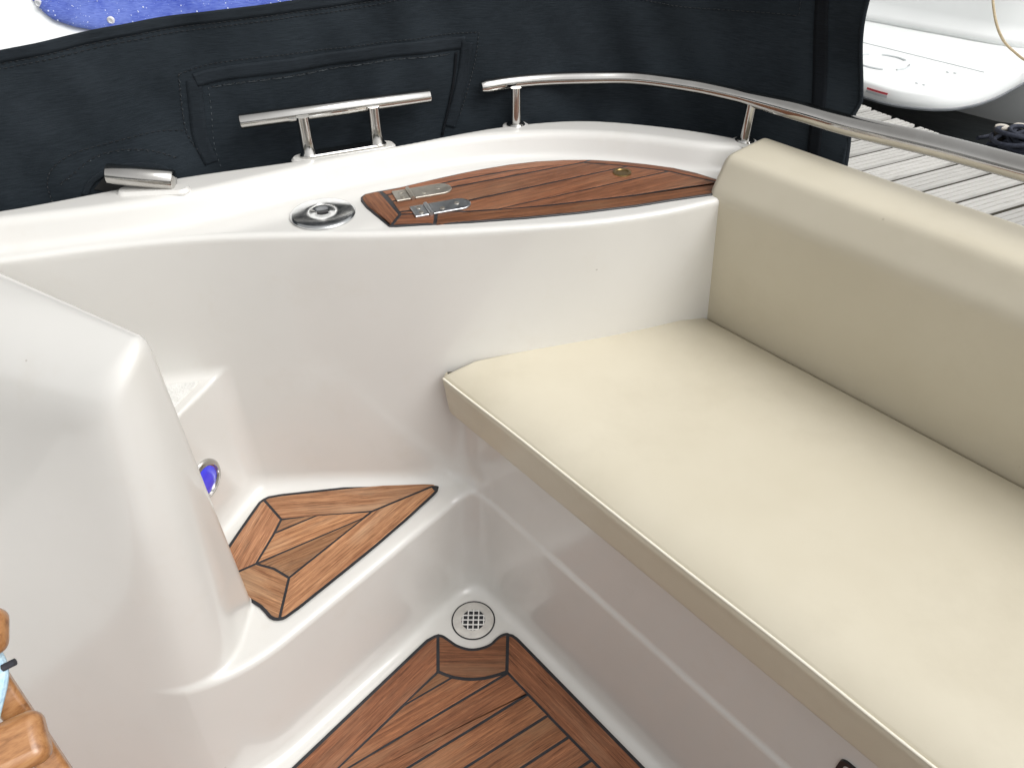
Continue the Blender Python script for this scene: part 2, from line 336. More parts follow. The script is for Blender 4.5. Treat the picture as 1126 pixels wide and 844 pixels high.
def build_mould():
    h = .0046; x0, y0, z0 = -1.02, -.35, -.02
    xs = np.arange(x0, 1.02, h); ys = np.arange(y0, 1.20, h); zs = np.arange(z0, .86, h)
    X, Y = np.meshgrid(xs, ys, indexing='ij'); p = plan(X, Y)
    V = np.empty((len(xs), len(ys), len(zs)), np.float32)
    for k, z in enumerate(zs): V[:, :, k] = sdf(p, z)
    neg = V < 0
    cc = sum(neg[i:len(xs) - 1 + i, j:len(ys) - 1 + j, k:len(zs) - 1 + k].astype(np.int8) for i in (0, 1) for j in (0, 1) for k in (0, 1))
    act = (cc > 0) & (cc < 8); I, J, K = np.nonzero(act)
    idx = -np.ones(act.shape, np.int32); idx[I, J, K] = np.arange(len(I))
    acc = np.zeros((len(I), 3)); cnt = np.zeros(len(I))
    cor = [(i, j, k) for i in (0, 1) for j in (0, 1) for k in (0, 1)]
    for a in cor:
        for ax in range(3):
            if a[ax]: continue
            b = list(a); b[ax] = 1
            va = V[I + a[0], J + a[1], K + a[2]].astype(float); vb = V[I + b[0], J + b[1], K + b[2]].astype(float)
            m = (va < 0) != (vb < 0); t = np.where(m, va / np.where(m, va - vb, 1), 0)
            q = np.tile(np.array(a, float), (len(I), 1)); q[:, ax] += t
            acc += q * m[:, None]; cnt += m
    P = (acc / cnt[:, None] + np.stack([I, J, K], 1)) * h + np.array((x0, y0, z0))
    def ev(Q): return sdf(plan(Q[:, 0], Q[:, 1]), Q[:, 2])
    e = .0012
    def gr(Q):
        g = np.zeros_like(Q)
        for ax in range(3):
            d = np.zeros(3); d[ax] = e; g[:, ax] = (ev(Q + d) - ev(Q - d)) / (2 * e)
        return g
    for _ in range(2):
        g = gr(P); v = ev(P); l2 = np.maximum((g * g).sum(1), .2); st = g * (v / l2)[:, None]
        ln = np.linalg.norm(st, axis=1, keepdims=True); P -= st * np.minimum(1, .004 / np.maximum(ln, 1e-9))
    g = gr(P); N = g / np.maximum(np.linalg.norm(g, axis=1, keepdims=True), 1e-9)
    F = []
    for ax in range(3):
        u, v = [a for a in range(3) if a != ax]
        sl = [slice(1, s - 1) for s in V.shape]; sl[ax] = slice(0, V.shape[ax] - 1); sl2 = list(sl); sl2[ax] = slice(1, V.shape[ax])
        a = neg[tuple(sl)]; b = neg[tuple(sl2)]; q = np.nonzero(a != b); base = [q[i] + (sl[i].start or 0) for i in range(3)]
        flip = a[q]
        def cell(du, dv):
            c = [base[0].copy(), base[1].copy(), base[2].copy()]; c[u] = c[u] - du; c[v] = c[v] - dv; return idx[c[0], c[1], c[2]]
        quad = np.stack([cell(1, 1), cell(0, 1), cell(0, 0), cell(1, 0)], 1)
        fl = flip if ax != 1 else ~flip
        quad = np.where(fl[:, None], quad, quad[:, ::-1]); F.append(quad)
    F = np.concatenate(F); F = F[(F >= 0).all(1)]
    ctr = P[F].mean(1)
    keep = (ctr[:, 2] > z0 + .03); F = F[keep]; ctr = ctr[keep]
    A, Sb, Wl, G, S2, C, Fl = comps(plan(ctr[:, 0], ctr[:, 1]), ctr[:, 2])
    Gs = np.where((ctr[:, 2] > .787), G, 9); pc_ = plan(ctr[:, 0], ctr[:, 1]); Wd = np.where((ctr[:, 2] > .779) & (pc_['n'] < .06) & (pc_['j'] > -.002), Wl - .001, 9)
    cls = np.argmin(np.stack([A, Sb, np.where(Wd < 9, 9, Wl), Wd * 1.0, Gs - .0005, S2, C, Fl + .004]), 0)
    names = ['side_step', 'seat_base', 'coaming_wall', 'side_deck', 'gunwale', 'boarding_step', 'console', 'cockpit_sole']
    return P, N, F, cls, names
boat = tag(empty('motor_boat', (0, .4, ZS)), 'white fibreglass motor boat cockpit with teak inlays, stern bench and stainless fittings', 'boat')
P_, N_, F_, cls_, names_ = build_mould()
parts = {}
for ci, nm in enumerate(names_):
    f = F_[cls_ == ci]
    if len(f) == 0: continue
    used, inv = np.unique(f, return_inverse=True); f2 = inv.reshape(f.shape)
    me = bpy.data.meshes.new(nm); me.from_pydata((P_[used] - np.array(world_loc(boat))).tolist(), [], f2.tolist())
    me.update(); me.shade_smooth(); me.normals_split_custom_set_from_vertices(N_[used].tolist()); me.materials.append(GEL)
    o = bpy.data.objects.new(nm, me); S.collection.objects.link(o); o.parent = boat; parts[nm] = o
# outer hull skin below the gunwale
hp = outer_c[::2]
mb = MB(); rows = []
for z, s_ in ((.80, .003), (.5, -.02), (.1, -.06), (-.3, -.13), (-.7, -.26)):
    row = []
    for i, q in enumerate(hp):
        t = hp[min(i + 1, len(hp) - 1)] - hp[max(i - 1, 0)]; t = t / np.hypot(*t); nn = np.array((-t[1], t[0]))
        row.append((*(q + nn * (s_ - .006)), z))
    rows.append(row)
mb.grid(rows).build('hull', GEL, boat)

opp = MB()
def slab(mb, a, b, th, z0, z1):
    a, b = Vector((*a, 0)), Vector((*b, 0)); d = b - a; c = (a + b) / 2; mb.box((c.x, c.y, (z0 + z1) / 2), (d.length, th, z1 - z0), math.atan2(d.y, d.x))
slab(opp, TN(1.62, -2.3), TN(1.62, .05), .14, -.1, .80); opp.build('opposite_coaming', GEL, boat, smooth=30, bevel=.02)
opp = MB(); opp.add([(*q, ZS - .012) for q in [(-2.0, -2.6), (1.0, -2.6), (1.9, -1.0), (1.35, -.15), (.3, .95), (-.3, .9), (-1.0, .62), (-2.0, .12)]], [tuple(range(8))]); opp.build('forward_sole', GEL, boat, smooth=0)
# ---------------- teak: planks over black caulk ----------------
def clip(poly, a, b):
    """keep the part of poly left of a->b"""
    out = []; s = lambda p: (b[0] - a[0]) * (p[1] - a[1]) - (b[1] - a[1]) * (p[0] - a[0])
    for i in range(len(poly)):
        p, q = poly[i], poly[(i + 1) % len(poly)]; sp, sq = s(p), s(q)
        if sp >= 0: out.append(p)
        if (sp >= 0) != (sq >= 0):
            t = sp / (sp - sq); out.append((p[0] + (q[0] - p[0]) * t, p[1] + (q[1] - p[1]) * t))
    return out
SOLEQ = None
def seam_lines(mb, polys, w, z):
    k = 0
    for pq in polys:
        for i in range(len(pq)):
            a, b = Vector(pq[i]), Vector(pq[(i + 1) % len(pq)]); d = b - a
            if d.length < 1e-5: continue
            d.normalize(); n = Vector((-d.y, d.x)) * w; k += 1; zz = z - 5e-6 * (k % 30)
            mb.add([(p.x, p.y, zz) for p in (a - n, b - n, b + n, a + n)], [(0, 1, 2, 3)])
            mb.add([(a.x + w * math.cos(q), a.y + w * math.sin(q), zz - 2.5e-6) for q in [math.pi * t / 5 for t in range(10)]], [tuple(range(10))])
def plank(mb, poly, z, gap, ang, th=.004, tv=.22):
    cq = SOLEQ
    poly = clean(poly)
    if len(poly) < 3: return
    if cq is not None: cq.append(poly)
    if area(poly) < 0: poly = poly[::-1]
    p2 = clean(offset(poly, gap))
    if len(p2) < 3 or abs(area(p2)) < 1e-6: return
    ca, sa = math.cos(ang), math.sin(ang); ox, oy = random.uniform(0, 30), random.uniform(0, 30)
    n = len(p2); inn = offset(p2, .0006)
    v = [(x, y, z - th) for x, y in p2] + [(x, y, z - .0004) for x, y in p2] + [(x, y, z) for x, y in inn]
    uv = [(p[0] * ca + p[1] * sa + ox, -p[0] * sa + p[1] * ca + oy) for p in v]
    f = [tuple(2 * n + i for i in range(n))] + [(l * n + i, l * n + (i + 1) % n, (l + 1) * n + (i + 1) % n, (l + 1) * n + i) for l in (0, 1) for i in range(n)]
    t = 1 + random.uniform(-tv, tv); mb.add(v, f, uv, (t, t * random.uniform(.96, 1.02), t * random.uniform(.92, 1.02)))
def adir(a, b): return math.atan2(b[1] - a[1], b[0] - a[0])

# --- sole ---
zt = ZS + .004
so_out = [tuple(q) for q in catmull([(-0.136, 0.7109), (-0.1297, 0.7122), (-0.1215, 0.71), (-0.1115, 0.703), (-0.0965, 0.6925), (-0.0756, 0.6856), (-0.0568, 0.6865), (-0.0372, 0.6943), (-0.0239, 0.7074), (-0.016, 0.713), (-0.008, 0.715), (0.0, 0.7127)], 4)]
so_left = [(-0.1481, 0.703), (-0.3337, 0.4887)]; so_right = [(0.008, 0.7065), (0.2002, 0.4887)]
def ext(a, b, y):  # carry a->b on to a given y
    t = (y - a[1]) / (b[1] - a[1]); return (a[0] + (b[0] - a[0]) * t, y)
YB = -.30
OL = ext(so_left[0], so_left[1], YB); ORr = ext(so_right[0], so_right[1], YB)
OL = (max(OL[0], -1.0), OL[1])
# the port edge stops at the console foot
KL = so_left[1]; KL2 = (-.36, .435); KL3 = (-.9, .435)
outline = [KL3, KL2, KL, so_left[0]] + so_out + [so_right[0], ORr, (KL3[0], YB)]
SOLEQ = []
sole = MB()
il = [(-0.1246, 0.6463), (-0.171, 0.5917), (-0.2655, 0.4887)]; ir = [(-0.0092, 0.6463), (0.0255, 0.6071), (0.0573, 0.572), (0.1349, 0.4887)]
tL = (-0.1297, 0.7127); tR = (-0.008, 0.7145)
ILe = ext(il[0], il[2], YB); IRe = ext(ir[0], ir[3], YB)
arc = [(-0.1246, 0.6463), (-0.1119, 0.6405), (-0.0978, 0.6357), (-0.0809, 0.6331), (-0.0641, 0.6325), (-0.0473, 0.6341), (-0.0337, 0.6373), (-0.0199, 0.6417), (-0.0092, 0.6463)]
plank(sole, [tL, il[0], il[2], ext(il[0], il[2], .435), KL2, KL, so_left[0], so_out[0]], zt, .0023, adir(il[0], il[2]))
plank(sole, [tR, so_out[-1], so_right[0], ORr, IRe, ir[3], ir[2], ir[1], ir[0]], zt, .0023, adir(ir[0], ir[3]))
def resamp(c, n):
    c = np.array(c, float); d = np.concatenate([[0], np.cumsum(np.hypot(*np.diff(c, axis=0).T))]); t = np.linspace(0, d[-1], n)
    return np.stack([np.interp(t, d, c[:, 0]), np.interp(t, d, c[:, 1])], 1)
wt = np.array([q for q in so_out if tL[0] <= q[0] <= tR[0]]); wt = np.concatenate([[tL], wt, [tR]]); wa = np.array(arc)
wave = [tuple(q) for q in wt] + [tuple(q) for q in wa[::-1]]
xa = np.linspace(tL[0] + .0023, tR[0] - .0023, 30); xb = np.linspace(arc[0][0] + .0023, arc[-1][0] - .0023, 30)
A_ = [(x, float(np.interp(x, wt[:, 0], wt[:, 1])) - .0023) for x in xa]; B_ = [(x, float(np.interp(x, wa[:, 0], wa[:, 1])) + .0023) for x in xb]
vv = [(x, y, zt + .0009) for x, y in B_] + [(x, y, zt + .0009) for x, y in A_] + [(x, y, zt - .003) for x, y in B_] + [(x, y, zt - .003) for x, y in A_]
ff = [(i, i + 1, 31 + i, 30 + i) for i in range(29)] + [(60 + i, 61 + i, i + 1, i) for i in range(29)] + [(30 + i, 31 + i, 91 + i, 90 + i) for i in range(29)] + [(0, 30, 90, 60), (29, 89, 119, 59)]
sole.add(vv, ff, [(p[0] + 3.3, p[1] + 1.7) for p in vv], (.82, .80, .78))
# diagonal strips
lines = [[(-0.1024, 0.6349), (-0.171, 0.5917)], [(-0.0092, 0.6422), (-0.253, 0.4887)], [(0.0255, 0.6056), (-0.1668, 0.4887)], [(0.0572, 0.5705), (-0.0779, 0.4887)], [(0.0815, 0.5314), (0.0139, 0.4887)]]
IR4 = ext(ir[0], ir[3], .435)
innerB = [(-.9, .4352), (-.9, YB), IRe, IR4]
innerB = innerB if area(innerB) > 0 else innerB[::-1]
inner = [il[0]] + [ext(il[0], il[2], .435), IR4] + [ir[3], ir[2], ir[1], ir[0]]
inner = clean(inner)
if area(inner) < 0: inner = inner[::-1]
dd = np.array(lines[1][0]) - np.array(lines[1][1]); dd /= np.hypot(*dd); pn = np.array((dd[1], -dd[0]))
offs = [float(np.dot(l[0], pn)) for l in lines]
step_ = (offs[4] - offs[1]) / 3
cuts = [offs[0], offs[1], offs[2], offs[3], offs[4]] + [offs[4] + step_ * (i + 1) for i in range(26)]
def strip(poly, a, b):
    # keep points with a <= p.pn <= b
    pa = pn * a; pb = pn * b
    q = clip(poly, tuple(pa), tuple(pa + dd)) if np.dot(np.array((-dd[1], dd[0])), pn) > 0 else clip(poly, tuple(pa + dd), tuple(pa))
    q2 = clip(q, tuple(pb + dd), tuple(pb)) if np.dot(np.array((-dd[1], dd[0])), pn) > 0 else clip(q, tuple(pb), tuple(pb + dd))
    return q2
cuts = [cuts[0] - .2] + cuts
for a, b in zip(cuts[:-1], cuts[1:]):
    for part_ in (inner, innerB):
      q = strip(part_, min(a, b), max(a, b))
      if len(q) > 2: plank(sole, q, zt, .0023, math.atan2(dd[1], dd[0]))
capn = MB()
seam_lines(capn, SOLEQ, .0034, ZS + .0034); seam_lines(capn, [wave], .0034, ZS + .0043)
SOLEQ = None
cap_o = capn.build('caulk_seam', CAULK, None, smooth=0)
so = sole.build('teak_sole', TEAK_SOLE, boat, smooth=0)
def adopt(o, parent):
    o.parent = parent; o.data.transform(Matrix.Translation(-world_loc(parent))); return o
adopt(cap_o, so)

# --- step pad ---
z2 = .3195
Z6 = lambda l: l
pad_out = [(-0.4475, 0.6845), (-0.4411, 0.7073), (-0.4312, 0.7449), (-0.4204, 0.7844), (-0.4141, 0.8063), (-0.4093, 0.8125), (-0.4025, 0.8175), (-0.3823, 0.8224), (-0.325, 0.8309), (-0.2511, 0.8418), (-0.1976, 0.8483), (-0.1543, 0.8527), (-0.1406, 0.8524), (-0.131, 0.8483), (-0.126, 0.8403), (-0.127, 0.8317), (-0.1327, 0.8224), (-0.1701, 0.7723), (-0.2121, 0.7196), (-0.2498, 0.6756), (-0.2854, 0.6347), (-0.3081, 0.6087), (-0.3224, 0.5945), (-0.3264, 0.5919), (-0.3317, 0.5908), (-0.3378, 0.5914), (-0.3441, 0.5945), (-0.3534, 0.6039), (-0.3618, 0.6114), (-0.373, 0.6184), (-0.3901, 0.6276), (-0.4159, 0.6353)]
mb = MB(); mb.prism([tuple(p) for p in pad_out], .312, .3188); seam_lines(mb, [[tuple(p) for p in pad_out]], .0030, .3190); pc = mb.build('caulk_seam', CAULK, None, smooth=0)
pad = MB(); Q = {'tl': (-0.4091, 0.8118), 'i1': (-0.3711, 0.771), 'tip': (-0.1343, 0.8418), 'it': (-0.228, 0.7877), 'ib': (-0.333, 0.66), 'bo': (-0.3308, 0.5929), 'il': (-0.3888, 0.6851), 'ol': (-0.4221, 0.6646), 's1': (-0.3148, 0.7803), 's2': (-0.2404, 0.7727), 's3': (-0.3753, 0.7436)}
g = .0020
po = pad_out
plank(pad, po[5:15] + [Q['tip'], Q['it'], Q['i1']], z2, g, adir(Q['tl'], Q['tip']))
plank(pad, [Q['tip']] + po[15:24] + [Q['bo'], Q['ib'], Q['it']], z2, g, adir(Q['bo'], Q['tip']))
plank(pad, [Q['ol'], po[0], po[1], po[2], po[3], po[4], Q['tl'], Q['i1'], Q['s3'], Q['il']], z2, g, adir(Q['il'], Q['i1']))
plank(pad, [Q['ol'], Q['il'], (-0.3596, 0.6762), Q['ib'], Q['bo']] + po[24:], z2, g, adir(Q['il'], Q['ib']))
ga = adir(Q['il'], Q['s2'])
plank(pad, [Q['i1'], Q['s1'], Q['s3']], z2, g, ga)
plank(pad, [Q['s3'], Q['s1'], Q['it'], Q['s2'], Q['il']], z2, g, ga)
plank(pad, [Q['il'], Q['s2'], Q['ib'], (-0.3596, 0.6762)], z2, g, ga)
pd = pad.build('teak_step_pad', TEAK_STEP, boat, smooth=0); adopt(pc, pd)

# --- side deck hatch ---
z3 = .7880
h_out = [(-0.1604, 0.8731), (-0.1811, 0.9023), (-0.1981, 0.9261), (-0.2087, 0.9467), (-0.2102, 0.9565), (-0.2065, 0.965), (-0.1935, 0.9722), (-0.1593, 0.9868), (-0.1286, 1.0047), (-0.1097, 1.0154), (-0.0776, 1.0325), (-0.0447, 1.0485), (-0.0041, 1.0648), (0.0372, 1.0764), (0.0789, 1.0814), (0.1205, 1.0821), (0.1614, 1.0764), (0.2014, 1.0664), (0.2403, 1.0533), (0.2709, 1.0357), (0.3037, 1.0078), (0.2982, 0.9707), (0.2228, 0.9481), (0.1701, 0.9302), (0.0942, 0.9107), (0.0206, 0.8956), (-0.0515, 0.8844), (-0.1109, 0.8781), (-0.1509, 0.8731)]
mb = MB(); mb.prism(offset([tuple(p) for p in h_out][::(1 if area(h_out) > 0 else -1)], -.0004), .780, .7873, .0008); hb = mb.build('caulk_seam', CAULK, None, smooth=0)
ht = MB(); g = .0023
H = {'a': (-0.186, 0.9736), 'b': (-0.1497, 0.9036), 'c': (-0.1579, 0.8723), 'd': (-0.1012, 0.8756), 'e': (-0.1019, 0.9154), 'f': (-0.0817, 0.9883), 'g': (0.1072, 1.0714), 'h': (-0.0828, 1.0078), 'i': (-0.059, 0.9453), 'j': (0.173, 1.0582), 'k': (-0.0185, 0.9181), 'l': (0.2314, 1.0405), 'm': (0.2995, 1.0002), 'n': (0.1715, 0.9607), 'o': (-0.0612, 0.912), 'p': (0.0211, 0.9288), 'q': (-0.1014, 0.9088), 'r': (-0.1315, 0.9049), 's': (-0.1578, 0.9853)}
def hp_(l): return [tuple(q) for q in l]
T_ = [tuple(q) for q in h_out]
# end rail, bottom border, top border
plank(ht, [T_[0], T_[1], T_[2], T_[3], T_[4], T_[5], T_[6], H['a'], H['b'], H['c']], z3, g, adir(H['a'], H['b']))
plank(ht, [H['c'], H['b'], H['r'], H['e'], H['d']] + [T_[27]], z3, g, adir(H['c'], H['d']), tv=.3)
plank(ht, [H['d'], H['e'], H['o'], H['k'], (0.0534, 0.9307), H['n'], H['m'], T_[20], T_[21], T_[22], T_[23], T_[24], T_[25], T_[26]], z3, g, adir(H['d'], H['m']))
plank(ht, [H['a'], T_[7], T_[8], T_[9], T_[10], T_[11], T_[12], T_[13], T_[14], T_[15], H['g'], (-0.004, 1.042), H['h'], (-0.1393, 0.9809), (-0.1766, 0.9607)], z3, g, adir(H['a'], H['g']))
plank(ht, [T_[15], T_[16], T_[17], T_[18], T_[19], T_[20], H['m'], H['l'], H['j'], H['g']], z3, g, adir(H['g'], H['m']))
gh = adir(H['q'], H['j'])
plank(ht, [(-0.1766, 0.9607), (-0.1393, 0.9809), H['h'], (-0.004, 1.042), H['g'], H['f'], (-0.1665, 0.9411)], z3, g, gh)
plank(ht, [(-0.1665, 0.9411), H['f'], H['g'], H['j'], H['i'], (-0.1327, 0.9168), (-0.1529, 0.9101)], z3, g, gh)
plank(ht, [H['b'], (-0.1529, 0.9101), (-0.1327, 0.9168), H['i'], H['j'], H['l'], H['k'], H['o'], H['e'], H['r']], z3, g, gh)
plank(ht, [H['k'], H['l'], H['m'], (0.2487, 0.9868), H['n'], (0.0534, 0.9307)], z3, g, gh)
ho = ht.build('teak_deck_hatch', TEAK_HATCH, boat, smooth=0); adopt(hb, ho)
# hinges: fixed square leaf, knuckle, long rounded leaf
def hinge(c1, c2, k, e, w, m):
    """c1->k square leaf, k->e rounded leaf, w half width (world points on the hatch)"""
    c1, k, e = Vector((*c1, 0)), Vector((*k, 0)), Vector((*e, 0)); d = (e - k).normalized(); n = Vector((-d.y, d.x, 0))
    mb = MB(); z = .7885
    L = (e - k).length; sq = (k - c1).length
    P0 = [k - d * (sq) - n * w, k - d * .0035 - n * w, k - d * .0035 + n * w, k - d * sq + n * w]
    mb.prism([(p.x, p.y) for p in P0], z, z + .0022, .0006)
    arc_ = [k + d * .0035 - n * w, k + d * (L - w) - n * w]
    for i in range(1, 10):
        a = -math.pi / 2 + math.pi * i / 10; arc_.append(k + d * (L - w + math.cos(a) * w) + n * (math.sin(a) * w))
    arc_ += [k + d * (L - w) + n * w, k + d * .0035 + n * w]
    mb.prism([(p.x, p.y) for p in arc_], z, z + .0022, .0006)
    h = mb.build('hinge', m, ho, smooth=30)
    kn = MB(); kn.tube([k - n * w + Vector((0, 0, z + .002)), k + n * w + Vector((0, 0, z + .002))], .003, 12); kn.build('hinge_pin', m, h)
    for t, u_ in ((.3, -.35), (.68, .1)):
        sc = MB(); q = k + d * (L * t) + n * (w * u_); sc.lathe([(.0036, z + .0022), (.0034, z + .0030), (.0018, z + .0034), (0, z + .0030)], (q.x, q.y, 0), 12); sc.build('screw', WORN, h)
    for u_ in (-.45, .45):
        sc = MB(); q = k - d * (sq * .55) + n * (w * u_); sc.lathe([(.0036, z + .0022), (.0034, z + .0030), (.0018, z + .0034), (0, z + .0030)], (q.x, q.y, 0), 12); sc.build('screw', WORN, h)
hinge((-0.1623, 0.9514), None, (-0.142, 0.9613), (-0.0863, 0.983), .0160, WORN)
hinge((-0.1324, 0.9052), None, (-0.1125, 0.9144), (-0.0572, 0.9361), .0155, SATIN)
q = (0.1621, 1.0341)
mb = MB(); mb.lathe([(.014, .788), (.0135, .7896), (.010, .7896), (.009, .7884), (0, .7883)], (q[0], q[1], 0), 24); mb.build('finger_pull', BRASS, ho)

# --- filler cap ---
fc = (-.2535, .9065); mb = MB()
mb.lathe([(.043, .7855), (.0435, .788), (.042, .7896), (.040, .7902), (.0255, .7906), (.0105, .7907), (.0095, .7896), (0, .7895)], (fc[0], fc[1], 0), 56)
cp = mb.build('deck_filler_cap', CAPM, boat, smooth=50)
mb = MB(); mb.box((fc[0], fc[1], .7890), (.014, .0042, .003), .3); mb.build('key_slot', BLACK, cp, bevel=.0005)
# --- drain ---
dc = (-.0695, .7455); mb = MB()
mb.lathe([(.0365, ZS - .001), (.0368, ZS + .0015), (.035, ZS + .0028), (.0215, ZS + .0026), (.0205, ZS - .003), (.0205, ZS - .012)], (dc[0], dc[1], 0), 48)
dr = mb.build('floor_drain', PLAST, boat, smooth=50)
mb = MB(); mb.lathe([(.0366, ZS + .0008), (.0392, ZS + .0008), (.0392, ZS + .0014), (.0366, ZS + .0014)], (dc[0], dc[1], 0), 48); mb.build('drain_sealant', CAULK, dr)
mb = MB(); mb.lathe([(.021, ZS + .0006), (0, ZS + .0006)], (dc[0], dc[1], 0), 32); mb.build('drain_hole', HOLE, dr)
mb = MB(); rr_ = .021
for k in range(-2, 3):
    o_ = k * .0094; L = 2 * math.sqrt(rr_ ** 2 - o_ ** 2)
    mb.box((dc[0] + o_, dc[1], ZS + .0018), (.0022, L, .0016)); mb.box((dc[0], dc[1] + o_, ZS + .0019), (L, .0022, .0016))
mb.build('drain_grate', PLAST_W, dr, bevel=.0004)

# --- courtesy light on the face of the boarding step ---
M = Matrix(((.324, 0, .946), (.946, 0, -.324), (0, 1, 0)))   # local x along face, y up, z out
M = Matrix.Rotation(0, 3, 'Z') @ M
lc = Vector((-.4615, .7555, .428)) 
mb = MB(); mb.lathe([(.034, 0), (.034, .003), (.031, .006), (.0262, .007), (.025, .004)], lc, 40, M); cl = mb.build('courtesy_light', CHROME, boat, smooth=50)
mb = MB(); mb.lathe([(.0254, .0035), (.020, .0055), (.010, .0062), (0, .0064)], lc, 40, M); mb.build('light_lens', BLUEL, cl, smooth=60)
# --- non-slip patch on the boarding step ---
NS = mottled('non-slip gelcoat', (.66, .655, .63), (.76, .755, .73), 60, .55, 1.0, 420, bd=.0015)
mb = MB(); mb.prism([(-.452, .838), (-.474, .768), (-.60, .735), (-.62, .785)], .5585, .5616); mb.build('non_slip_pad', NS, boat, smooth=0)
# --- black finger latch on the seat riser ---
def riser(t, n, z): x, y = TN(t, n); return Vector((x, y, z))
def rrect(w, h, r, k=5):
    out = []
    for cx, cy, a0 in ((w - r, h - r, 0), (-w + r, h - r, 90), (-w + r, -h + r, 180), (w - r, -h + r, 270)):
        for i in range(k + 1): a = R(a0 + 90 * i / k); out.append((cx + r * math.cos(a), cy + r * math.sin(a)))
    return out
t0 = float(np.dot(np.array((.372, .366)) - O2, D2)) + .051
mb = MB(); rc = rrect(.052, .0155, .008); 
def onr(p, n): return riser(t0 + p[0], n - .006, .392 + p[1])
n_ = len(rc); inr = rrect(.046, .0105, .005)
v = [onr(p, -.371) for p in rc] + [onr(p, -.3745) for p in rc] + [onr(p, -.3745) for p in inr] + [onr(p, -.3715) for p in inr]
f = [(l * n_ + i, l * n_ + (i + 1) % n_, (l + 1) * n_ + (i + 1) % n_, (l + 1) * n_ + i) for l in range(3) for i in range(n_)] + [tuple(3 * n_ + i for i in range(n_))]
mb.add(v, f); mb.build('locker_latch', BLACK, boat, smooth=30)

# --- mooring cleat ---
def rod(mb, a, b, r, n=20, round_=.0015):
    a, b = Vector(a), Vector(b); d = (b - a).normalized()
    mb.tube([a, a + d * .0005, a + d * round_, b - d * round_, b - d * .0005, b], [r - round_, r - round_ * .5, r, r, r - round_ * .5, r - round_], n)
A1, A2 = (-0.2889, 1.0177), (-0.1973, 1.0572)
cdv = (Vector(A2) - Vector(A1)).normalized()
mb = MB(); mid = (Vector(A1) + Vector(A2)) / 2; cn = Vector((-cdv.y, cdv.x))
def oval(hw, r, c=mid):
    out = []
    for i in range(13): a = -math.pi / 2 + math.pi * i / 12; p = c + cdv * (hw + r * math.cos(a)) + cn * (r * math.sin(a)); out.append((p.x, p.y))
    for i in range(13): a = math.pi / 2 + math.pi * i / 12; p = c + cdv * (-hw + r * math.cos(a)) + cn * (r * math.sin(a)); out.append((p.x, p.y))
    return out
mb.prism(oval(.052, .011), .8205, .8245, .0015); cle = mb.build('mooring_cleat', CHROME, boat, smooth=40)
mb = MB(); mb.prism(oval(.060, .016), .79, .8205, .003); mb.build('cleat_pad', GEL, cle, smooth=40)
mb = MB(); e0 = (-0.3706, 0.998); e1 = (-0.1198, 1.1001)
rod(mb, (e0[0], e0[1], .877), (e1[0], e1[1], .877), .0102, 28); mb.build('cleat_bar', CHROME, cle, smooth=40)
for q in (A1, A2):
    mb = MB(); mb.tube([(q[0], q[1], .824), (q[0], q[1], .827), (q[0], q[1], .852), (q[0], q[1], .877)], [.0115, .0095, .0086, .0088], 20); mb.build('cleat_post', CHROME, cle)

# --- stern rail ---
rail_p = [(-0.0465, 1.1378, 0.877), (-0.0041, 1.1554, 0.878), (0.0515, 1.167, 0.879), (0.1214, 1.1703, 0.88), (0.1909, 1.1681, 0.88), (0.2683, 1.1348, 0.88), (0.3156, 1.1029, 0.88), (0.3474, 1.0713, 0.881), (0.3953, 1.0162, 0.884), (0.4409, 0.9542, 0.888), (0.5144, 0.8712, 0.895), (0.5765, 0.7931, 0.9)]
rp = catmull(rail_p, 6); e = rp[-1] - rp[-8]; e /= np.linalg.norm(e)
rp = list(rp) + [rp[-1] + e * k for k in (.2, .4, .7)]
rad = []
for q in rp: rad.append(.0098 + .0036 * min(1, max(0, (q[0] - .335) / .05)))
rad[0] = .0078
mb = MB(); mb.tube([tuple(q) for q in rp], rad, 32); rl = mb.build('stern_rail', CHROME, boat, smooth=60)
for px_, py_, gz in ((.006, 1.136, .82), (.345, 1.072, .82)):
    mb = MB(); mb.tube([(px_, py_, gz), (px_, py_, gz + .02), (px_, py_, .877)], .0078, 20); po_ = mb.build('rail_post', CHROME, rl)
    mb = MB(); mb.lathe([(.0145, gz), (.0145, gz + .002), (.012, gz + .0042), (.0082, gz + .0045)], (px_, py_, 0), 24); mb.build('post_flange', CHROME, po_)
    mb = MB(); mb.lathe([(.022, gz - .012), (.0205, gz - .001), (.0185, gz + .0003), (0, gz + .0003)], (px_, py_, 0), 28); mb.build('post_pad', GEL, po_)

# --- fairlead tube left, poking out under the cover ---
fa = (-0.5202, 0.9015, 0.846); fb = (-0.4397, 0.9088, 0.834)
mb = MB(); rod(mb, fa, fb, .0130, 28); fl = mb.build('fairlead_tube', CHROME, boat, smooth=45)
mb = MB(); cdv2 = (Vector(fb[:2]) - Vector(fa[:2])).normalized(); cdv, cn = cdv2, Vector((-cdv2.y, cdv2.x)); mid = (Vector(fa[:2]) + Vector(fb[:2])) / 2 - cn * .004
mb.prism(oval(.034, .013, mid + cdv * .012), .79, .826, .004); mb.build('fairlead_pad', GEL, fl, smooth=40)

